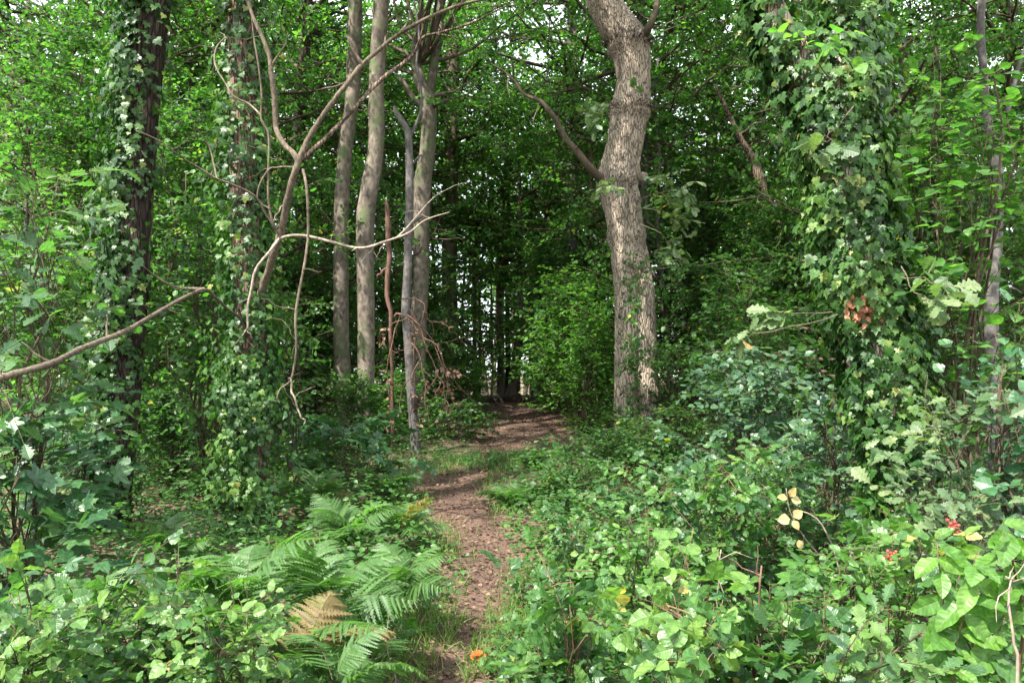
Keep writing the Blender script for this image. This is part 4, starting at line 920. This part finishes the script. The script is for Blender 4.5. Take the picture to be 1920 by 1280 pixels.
shrub('bramble_bush', 'dark bramble bush between the path bramble and the hawthorn thicket', 'bramble', 1210, 5.9, 870, 120, 'fine', .07, 1.9, 'bramble', lo=.0, nb=24, bark='cane', trio=True, K=3, twig=.2, face=(0, -.3, 0), group=BR, vmu=.25)
shrub('bramble_bush', 'bramble bush at the bottom right corner behind the big lime leaves', 'bramble', 1860, 3.0, 1010, 110, 'fine', .072, 2.1, 'bramble', lo=.0, nb=24, bark='cane', trio=True, K=3, twig=.2, face=(0, -.2, 0), tilt=.6, group=BR, vmu=.55)
shrub('maple_seedling', 'field maple seedling with crinkled lobed leaves low among the brambles', 'seedling', 1450, 2.7, 1085, 120, 'sycamore', .062, 1.8, 'lime', lo=.0, nb=18, face=(0, -.5, 0), vmu=.25)
shrub('rose_bush', 'pale bush with small yellowish leaves behind the bramble nearest the path', 'bush', 1210, 4.0, 962, 95, 'ovate', .05, 1.6, 'lime', lo=.1, nb=18, face=(0, -.2, 0), tilt=.6, vmu=.2)
shrub('holly_seedling', 'dark glossy holly seedling low between the pale brambles', 'seedling', 1380, 2.8, 1120, 60, 'ivy', .05, 2.0, 'glossy', lo=.0, nb=16, face=(0, -.2, 0), tilt=.6)
shrub('rose_bush', 'bush with small yellow green leaves right of the yellow leaved cane', 'bush', 1620, 3.0, 1005, 90, 'ovate', .045, 1.6, 'lime', lo=.1, nb=20, face=(0, -.2, 0), tilt=.6, vmu=.25)
shrub('oak_seedling', 'oak seedling with lobed leaves low in front of the bottom brambles', 'seedling', 1590, 2.5, 1150, 90, 'oak', .085, 1.6, 'oak', lo=.0, nb=16, face=(0, -.5, 0))
shrub('bramble_bush', 'low dark bramble trailing at the bottom beside the path', 'bramble', 1040, 3.1, 1170, 110, 'fine', .07, 1.8, 'bramble', lo=.0, nb=18, bark='cane', trio=True, K=3, twig=.16, face=(0, -.22, 0), tilt=.62, group=BR, vmu=.25)
shrub('bramble_bush', 'bramble with small dark leaves before the bluish shrub', 'bramble', 1440, 5.6, 815, 130, 'fine', .07, 2.0, 'bramble', lo=.0, nb=24, bark='cane', trio=True, K=3, twig=.18, face=(0, -.35, 0), group=BR, vmu=.2)
shrub('bramble_bush', 'small leaved bramble filling the gap beside the path bend', 'bramble', 1055, 5.2, 960, 85, 'fine', .055, 1.9, 'bramble', lo=.0, nb=18, bark='cane', trio=True, K=3, twig=.15, face=(0, -.35, 0), group=BR, vmu=.3)
LB = 'leafy bushes in the left foreground'
shrub('privet_bush', 'round leaved bush at the bottom left corner', 'bush', 60, 2.6, 1095, 150, 'fine', .056, 2.3, 'bramble', lo=.0, nb=26, face=(0, -.22, 0), tilt=.62, group=LB)
shrub('privet_bush', 'round leaved bush with yellow specks beside the corner bush', 'bush', 250, 3.0, 1025, 150, 'fine', .056, 2.2, 'bramble', lo=.0, nb=26, face=(0, -.22, 0), tilt=.62, group=LB, vmu=.5)
shrub('privet_bush', 'pale leaved bush among the dry ferns in the left foreground', 'bush', 420, 2.7, 1070, 120, 'fine', .05, 2.0, 'bramble', lo=.0, nb=22, face=(0, -.22, 0), tilt=.62, group=LB, vmu=.6)
shrub('bramble_bush', 'low dark bramble under the ferns at the left edge of the path', 'bramble', 690, 4.2, 1110, 70, 'fine', .06, 1.8, 'dark', lo=.0, nb=16, bark='cane', trio=True, K=3, twig=.15, face=(0, -.35, 0), vmu=.7)

def stalk(pts, d, w, bark, label):
    Q = PL(pts, d); b = np.array([Q[0][0], Q[0][1], float(gz(Q[0][0], Q[0][1]))])
    Q = curve(np.concatenate([[b - [0, 0, .03]], Q]), 16, .01)
    mb = MB(); tube(mb, Q, [w, w * .8, w * .5], 6, rough=.06)
    for q in range(4):
        k = rng.integers(6, 16); tube(mb, bough(Q[k], Q[k] + rng.normal(size=3) * .06, 5, .1), [w * .5, .001], 4)
    o = mb.build('dry_stalk', BK[bark], None, b); o.location = [float(q) for q in b]
    tag(o, label, 'stalk', 'dry stalks standing in the brambles')
stalk([(1232, 1270), (1236, 1200), (1238, 1130)], 2.9, .005, 'pale', 'white dead stalk standing straight in front of the pale green bramble')
stalk([(1420, 1280), (1425, 1200), (1420, 1120), (1428, 1060)], 2.7, .006, 'red', 'reddish brown stalk in front of the bramble below the yellow leaved cane')
stalk([(1300, 1250), (1290, 1150), (1288, 1060), (1300, 990)], 3.1, .004, 'cane', 'thin brown stalk left of the yellow leaved cane')
stalk([(1345, 1200), (1346, 1120), (1352, 1030)], 3.0, .004, 'pale', 'thin pale stalk with a curled tip between two brambles')
stalk([(1898, 1280), (1899, 1200), (1905, 1110), (1885, 1080)], 2.2, .005, 'pale', 'pale brown stalk at the right edge beside the big lime leaves')
stalk([(735, 1270), (728, 1200), (730, 1140)], 3.4, .003, 'pale', 'fine dry stalk in front of the ferns beside the path')
stalk([(20, 1260), (40, 1210), (75, 1160)], 2.6, .003, 'pale', 'fine dry stalk leaning over the corner bush')
_b = t2.location
sprig(t2, _b, 'foliage', 'pale_oak', 'oak', .13, [PL([(1570, 590, 5.2), (1530, 605, 5.0), (1480, 614, 4.9), (1430, 620, 4.8), (1390, 632, 4.8)]), PL([(1560, 585, 5.2), (1500, 590, 5.0), (1450, 585, 4.9)])], 34, K=4, twig=.10, vmu=.55, t0=.45)
sprig(t2, _b, 'foliage', 'pale_oak', 'oak', .15, [PL([(1690, 520, 5.1), (1730, 525, 4.8), (1780, 540, 4.6)]), PL([(1690, 500, 5.1), (1720, 550, 4.8), (1750, 570, 4.6)])], 26, K=4, twig=.14, vmu=.5, t0=.4)
sprig(t2, _b, 'foliage', 'pale_oak', 'oak', .13, [PL([(1600, 200, 5.2), (1570, 235, 5.0), (1550, 260, 4.9)]), PL([(1560, 260, 5.2), (1530, 270, 5.0), (1515, 300, 4.9)])], 14, K=3, twig=.10, vmu=.4, t0=.4)
sprig(t2, _b, 'foliage', 'beech', 'round', .10, [PL([(1560, 150, 5.2), (1520, 100, 5.0), (1490, 50, 4.8)]), PL([(1600, 130, 5.2), (1570, 90, 4.9), (1545, 70, 4.7)])], 30, K=4, twig=.16, vmu=.6, t0=.3)

# big lime leaves, bottom right
x = (1800 - 960) / F * 2.35; b = np.array([x, 2.35, float(gz(x, 2.35))])
t = thing('dogwood_shoot', 'tall shoot with big lime green oval leaves in the bottom right corner', 'shoot', b)
mb = MB(); st = MB()
for pts in ([(1795, 1500), (1780, 1250), (1765, 1130), (1758, 1020)], [(1830, 1500), (1845, 1300), (1870, 1180), (1890, 1090)], [(1800, 1500), (1790, 1330), (1800, 1200), (1830, 1060)], [(1890, 1500), (1910, 1200), (1900, 1050), (1880, 980)]):
    Q = curve(PL(pts, 2.35 + rng.normal() * .1), 14, .008); tube(st, Q, [.007, .004, .002], 6)
    for k in range(3, 14):
        for s_ in (-1, 1):
            if rng.random() < .2: continue
            a = rng.uniform(-1.3, .6); ld = np.array([s_ * math.cos(a), -.3 + math.sin(a), rng.uniform(-.9, .35)])
            scatter(mb, 'point', Q[k:k + 1], ld[None], (np.array([0, -.55, .8]) + rng.normal(0, .45, 3))[None], rng.uniform(.075, .13), np.array([rng.uniform(.1, .85)]))
st.build('stems', BK['cane'], t, b); mb.build('foliage', LM['lime'], t, b)

# yellow leaved cane
b = W(1560, 1100, 3.6); b[2] = float(gz(b[0], b[1]))
t = thing('bramble_cane', 'arching cane with cream yellow leaves standing above the brambles', 'cane', b)
Q = curve(PL([(1600, 1330, 3.6), (1575, 1080, 3.6), (1545, 990, 3.6), (1515, 962, 3.6), (1490, 958, 3.6)]), 14); st = MB(); tube(st, Q, [.005, .004, .002], 5)
Q2 = curve(PL([(1545, 1050, 3.6), (1510, 1010, 3.55), (1482, 960, 3.5), (1474, 915, 3.5)]), 10); tube(st, Q2, [.003, .0015], 5)
st.build('stem', BK['pale'], t, b)
mb = MB()
for px, py, s_, dx, dz in ((1480, 934, .052, .3, .9), (1480, 934, .048, -1, .2), (1480, 934, .046, 1, -.25), (1485, 972, .054, -1, -.1), (1485, 972, .048, .8, .7), (1485, 972, .046, .5, -.9), (1496, 1008, .042, .3, -1)):
    scatter(mb, 'round', (W(px, py, 3.5) + np.array([dx, 0, dz]) * .008)[None], np.array([[dx, rng.normal() * .25 - .2, dz]]), np.array([[rng.normal() * .3, -1, .5 + rng.normal() * .3]]), s_, np.array([rng.random()]))
mb.build('leaves', LM['yellow'], t, b)

# red berries
def berries(px, py, d, n):
    p = W(px, py, d); V = []
    mb = MB(); st = MB()
    t_ = (1 + 5 ** .5) / 2
    iv = nrm(np.array([(-1, t_, 0), (1, t_, 0), (-1, -t_, 0), (1, -t_, 0), (0, -1, t_), (0, 1, t_), (0, -1, -t_), (0, 1, -t_), (t_, 0, -1), (t_, 0, 1), (-t_, 0, -1), (-t_, 0, 1)], float))
    fi = np.array([(0, 11, 5), (0, 5, 1), (0, 1, 7), (0, 7, 10), (0, 10, 11), (1, 5, 9), (5, 11, 4), (11, 10, 2), (10, 7, 6), (7, 1, 8), (3, 9, 4), (3, 4, 2), (3, 2, 6), (3, 6, 8), (3, 8, 9), (4, 9, 5), (2, 4, 11), (6, 2, 10), (8, 6, 7), (9, 8, 1)])
    o = thing('berry_cluster', f'red berry cluster {"beside the ivied trunk foot" if px > 1700 else "left of the big lime leaves"}', 'berries', p, 'red berry clusters')
    for k in range(n):
        c_ = p + np.array([rng.normal() * .012, rng.normal() * .01, -.055 * k / n])
        mb.add(iv * .0075 + c_, fi, 0, None, True); tube(st, [p + [0, 0, .01], c_], .001, 3, cap=False)
    mb.build('berries', MRED, o, p); st.build('stalks', BK['cane'], o, p)
MRED = flat_mat('red_berry', (.42, .03, .03), (.55, .07, .06), 60, .3)
berries(1668, 1033, 3.2, 16); berries(1785, 975, 3.3, 14)

# ferns
def pinna():
    o = [(.015, 0)]; m = 10
    for i in range(m):
        y = .03 + .95 * i / m; w_ = .125 * (1 - (i / m) ** 1.6) + .012
        o += [(w_, y + .075), (w_ * .32, y + .082)]
    return t_strip(o + [(0, 1.06)], .1, .2)
PINNA = pinna()
def frond_mesh(L=.85, n=27, dry=False):
    mb = MB(); s = np.linspace(0, 1, n)
    rach = np.stack([0 * s, L * s, .30 * L * np.sin(s * 1.9) - .35 * L * s ** 2.4], -1)
    tube(mb, rach, [.0045, .003, .001], 4, 1)
    t = np.gradient(rach, axis=0); t = nrm(t)
    pos, ax, nn, sz, vv = [], [], [], [], []
    for k in range(3, n):
        f = k / n
        pl = L * .34 * (math.sin(math.pi * min(1, (f * .92 + .10))) ** .8) * (1 if f < .5 else (1.08 - .2 * f))
        for sd in (-1, 1):
            if rng.random() < .04: continue
            d = nrm(np.array([sd * 1.0, 0, 0]) + t[k] * .5 + rng.normal(0, .09, 3)); d[2] -= rng.uniform(.0, .25)
            pos.append(rach[k]); ax.append(d); nn.append(np.array([0, 0, 1.]) + rng.normal(0, .16, 3)); sz.append(pl * rng.uniform(.85, 1.08)); vv.append(.42 + rng.normal() * .16 + .1 * f)
    scatter(mb, PINNA, np.array(pos), np.array(ax), np.array(nn), np.array(sz), np.array(vv), 0)
    return mb.mesh('frond', [LM['fern_dry' if dry else 'fern'], BK['cane' if dry else 'stem']])
FR = [frond_mesh() for _ in range(4)]; FRD = [frond_mesh(dry=True)]
def fern(px, py, d, n, size, label, dry=0, az=None, z=None, group='ferns beside the path'):
    p = W(px + (35 if px < 760 else 0), py, d)
    b = np.array([p[0], p[1], float(gz(p[0], p[1]))])
    o = thing('fern', label, 'fern', b, group)
    n = int(n * 1.5)
    for k in range(n):
        a = (k + rng.uniform(-.3, .3)) * 6.283 / n if az is None else az + rng.normal() * .6
        f = put('frond', (FRD[0] if rng.random() < dry * .5 else FR[rng.integers(4)]), o)
        f.location = (rng.normal() * .02, rng.normal() * .02, max(0, p[2] - b[2]) * rng.uniform(.6, 1.0))
        f.rotation_euler = (rng.uniform(.15, .95), rng.normal() * .3, a)
        s_ = .60 * size * rng.uniform(.7, 1.15); f.scale = (s_, s_, s_)
    return o
fern(575, 1130, 3.9, 9, 1.0, 'largest fern, its bright arching fronds leaning over the left edge of the path')
fern(430, 1110, 3.6, 8, .95, 'fern with tall fronds among the round leaved bushes', .06)
fern(520, 1240, 3.2, 8, .8, 'browning fern low at the bottom in front of the largest fern', .3)
fern(650, 1180, 3.7, 7, .75, 'fern with dry brown frond tips between the largest fern and the path', .18)
fern(720, 1110, 4.6, 8, .75, 'fern fanning out to the path edge behind the largest fern')
fern(590, 1260, 2.9, 7, .6, 'dark fern at the bottom edge near the path', .1)
fern(360, 1200, 3.1, 7, .8, 'fern with rusty fronds mixed into the pale leaved bush', .3)
fern(120, 1130, 3.9, 7, .85, 'fern half hidden behind the corner bush at the left')
fern(300, 1040, 5.2, 7, .85, 'fern at the foot of the first ivied trunk')
fern(620, 1010, 5.8, 8, .95, 'fern with upright feathery fronds right of the second ivied trunk')
fern(720, 1000, 6.3, 8, .8, 'yellowing fern in the shade left of the bend in the path', .3)
fern(540, 960, 7.4, 8, .95, 'shaded fern clump before the low dark shrub', .1)
fern(380, 930, 7.8, 8, .95, 'fern clump in the dark gap between the two ivied trunks')
fern(960, 960, 7.6, 7, .7, 'fern on the right edge of the path at its bend')
fern(1040, 930, 8.4, 7, .75, 'fern under the feathery shrub right of the path', .1)
fern(1000, 900, 9.6, 7, .7, 'small fern above the path bend before the sunlit litter')
fern(690, 930, 8.0, 8, .8, 'fern left of the sunlit patch where the path bends', .2)
fern(1300, 1010, 6.6, 7, .8, 'fern among the dark brambles right of the oak foot', .1)

# ------------------------------------------------------------------ floor: stump, log, litter, grass, low plants
def stump(px, py, d):
    p = W(px, py, d); b = np.array([p[0], p[1], float(gz(p[0], p[1]))])
    o = thing('tree_stump', 'low cut brown stump right beside the foot of the oak', 'stump', b)
    mb = MB(); tube(mb, [b + [0, 0, -.05], b + [0, 0, .05], b + [0, 0, .2], b + [0, 0, .34]], [.27, .22, .19, .185], 22, rough=.03, flute=.05, cap=False); mb.build('bark', BK['red'], o, b)
    mb = MB(); a = np.arange(22) * 6.283 / 22
    v = np.concatenate([[[0, 0, .02]], np.stack([np.cos(a) * .178, np.sin(a) * .178, .0 * a], -1)]) + b + [0, 0, .335]
    mb.add(v, [(0, 1 + k, 1 + (k + 1) % 22) for k in range(22)]); mb.build('cut_face', BK['pale'], o, b)
stump(1252, 775, 12.0)
def log(pts, d, wpx, label, bark):
    Q = []
    for p in pts:
        q = W(p[0], p[1], d); q[2] = float(gz(q[0], q[1])) + .05; Q.append(q)
    Q = curve(np.array(Q), 18, .03); mb = MB(); c0 = Q[9].copy()
    tube(mb, Q, np.asarray(wpx) / 2 / F * d, 9, rough=.06)
    o = mb.build('fallen_log', BK[bark], None, c0); o.location = c0; tag(o, label, 'log', 'logs lying on the crest')
log([(905, 752), (960, 756), (1020, 752), (1060, 748)], 17.2, [14, 16, 15, 12], 'dark rotten log lying across the path just below the crest', 'dark')
log([(925, 745), (965, 742), (990, 746)], 18.0, [5, 6, 4], 'thin pale fallen pole at the foot of the stout crest trunk', 'pale')

def ground_scatter(n, ylo, yhi, xr, accept):
    y = ylo + (yhi - ylo) * rng.random(n) ** 1.2; x = rng.uniform(-1, 1, n) * (xr * y / 6 + 1.0)
    k = accept(x, y); return x[k], y[k]
# dead leaves
x, y = ground_scatter(110000, 3.2, 22, 3.4, lambda x, y: (rng.random(len(x)) < np.where(path_dist(x, y) < rng.normal(.02, .12, len(x)), 1.0, .14)))
z = gz(x, y) + .022 + .02 * rng.random(len(x)); n = len(x)
mb = MB(); a = rng.uniform(0, 6.28, n)
scatter(mb, 'kite_w', np.stack([x, y, z], -1), np.stack([np.cos(a), np.sin(a), rng.normal(0, .25, n)], -1), np.array([0, 0, 1.]) + rng.normal(0, .45, (n, 3)), rng.uniform(.012, .045, n), rng.beta(1.8, 2.4, n))
tag(mb.build('leaf_litter', LM['litter']), 'brown dead leaves littering the path and forest floor', 'leaf litter', kind='stuff')
# small twigs on the path
mb = MB()
for q in range(260):
    yv = rng.uniform(3.6, 14); xv = np.interp(yv, PATH[:, 1], PATH[:, 0]) + rng.normal() * .5; a = rng.uniform(0, 6.28); l = rng.uniform(.06, .25)
    p = np.array([xv, yv, float(gz(xv, yv)) + .03]); e = p + [l * math.cos(a), l * math.sin(a), .01]
    tube(mb, [p, (p + e) / 2 + rng.normal(size=3) * .012, e], [.003, .002], 4, cap=False)
tag(mb.build('fallen_twigs', BK['twig']), 'small broken twigs scattered on the path', 'twigs', kind='stuff')
# grass along the path edge
def blade(): return np.array([(-.03, 0, 0), (.03, 0, 0), (.018, .55, .02), (0, 1, -.12), (-.018, .55, .02)], float), np.array([(0, 1, 2), (0, 2, 4), (4, 2, 3)])
x, y = ground_scatter(70000, 3.4, 11, 1.6, lambda x, y: (rng.random(len(x)) < np.exp(-((path_dist(x, y) - .02) / .2) ** 2) * (.12 + .5 * (np.sin(x * 5 + 1) * np.sin(y * 2.6) > .1) + .9 * (np.abs(y - 4.6) < .45) + .9 * (np.abs(y - 10.1) < .5)) * np.where(path_dist(x, y) < -.12, np.where(np.abs(y - 10.1) < .45, .8, .3), 1)))
n = len(x); mb = MB(); 
scatter(mb, blade(), np.stack([x, y, gz(x, y) + .005], -1), np.array([0, 0, 1.]) + rng.normal(0, .45, (n, 3)), rng.normal(0, 1, (n, 3)) * [1, 1, .2], rng.uniform(.04, .15, n), np.clip(rng.normal(.4, .25, n), 0, .96))
tag(mb.build('grass', LM['grass']), 'thin grass growing along both edges of the path', 'grass', kind='stuff')
n = 3000; x = rng.normal(-.2, .6, n); y = rng.normal(10.25, .33, n); mb = MB()
k = np.sin(x * 9 + 2) * np.sin(y * 8) > -.35; x = x[k]; y = y[k]; n = len(x)
scatter(mb, blade(), np.stack([x, y, gz(x, y) + .01], -1), np.array([0, 0, 1.]) + rng.normal(0, .5, (n, 3)), rng.normal(0, 1, (n, 3)) * [1, 1, .2], rng.uniform(.04, .16, n), np.clip(rng.normal(.4, .2, n), 0, .9))
a = rng.uniform(0, 6.28, n // 3); q = slice(0, n // 3)
scatter(mb, 'ovate', np.stack([x[q], y[q], gz(x[q], y[q]) + .04 + .08 * rng.random(n // 3)], -1), np.stack([np.cos(a), np.sin(a), 0 * a], -1), np.array([0, -.2, 1.]) + rng.normal(0, .3, (n // 3, 3)), rng.uniform(.03, .055, n // 3), rng.uniform(.1, .6, n // 3))
tag(mb.build('grass', LM['hazel']), 'grass and seedlings crossing the path where it bends', 'grass', kind='stuff')
# low leafy plants covering the floor away from the path
x, y = ground_scatter(90000, 3.0, 16, 4.2, lambda x, y: (rng.random(len(x)) < sstep(.02, .45, path_dist(x, y)) * np.where(y > 11.5, .35, 1) * np.where((x > 1.2) & (y > 10), .3, 1)))
n = len(x); a = rng.uniform(0, 6.28, n); mb = MB()
hh = rng.random(n) ** 1.6 * np.clip(path_dist(x, y), .06, .45) * .9
scatter(mb, 'ovate', np.stack([x, y, gz(x, y) + .02 + hh], -1), np.stack([np.cos(a), np.sin(a), rng.normal(0, .25, n)], -1), np.array([0, -.2, 1.]) + rng.normal(0, .35, (n, 3)), rng.uniform(.03, .07, n), np.clip(rng.normal(.45, .2, n) + .2 * np.sin(x * 2.1) * np.sin(y * 1.7), 0, .93))
tag(mb.build('ground_cover', LM['hazel']), 'low green leaves covering the forest floor beside the path', 'ground cover', kind='stuff')
x, y = ground_scatter(26000, 3.2, 8.5, 3.0, lambda x, y: (rng.random(len(x)) < sstep(-.1, .15, path_dist(x, y)) * (1 - sstep(.5, 1.3, path_dist(x, y))) * np.where(x > np.interp(y, PATH[:, 1], PATH[:, 0]), 1, .45)))
n = len(x); a = rng.uniform(0, 6.28, n); mb = MB()
scatter(mb, 'ivy', np.stack([x, y, gz(x, y) + .02 + .09 * rng.random(n)], -1), np.stack([np.cos(a), np.sin(a), rng.normal(-.1, .2, n)], -1), np.array([0, -.3, 1.]) + rng.normal(0, .3, (n, 3)), rng.uniform(.03, .06, n), np.clip(rng.normal(.5, .2, n), 0, .93))
tag(mb.build('ground_ivy', LM['ivy']), 'small ivy leaves creeping over the ground at the path edges', 'ground ivy', kind='stuff')
# one orange leaf
p = W(880, 1238, 4.4); p[2] = float(gz(p[0], p[1])) + .03
mb = MB(); scatter(mb, 'fine', p[None], np.array([[.9, -.2, .1]]), np.array([[.1, -.5, 1.]]), .11, np.array([.5])); scatter(mb, 'fine', p[None] + [.02, -.02, .012], np.array([[.5, .3, .1]]), np.array([[.1, -.4, 1.]]), .07, np.array([.2]))
o = mb.build('fallen_leaf', LM['orange'], None, p); o.location = p; tag(o, 'bright orange fallen leaf on the path at the bottom', 'leaf')
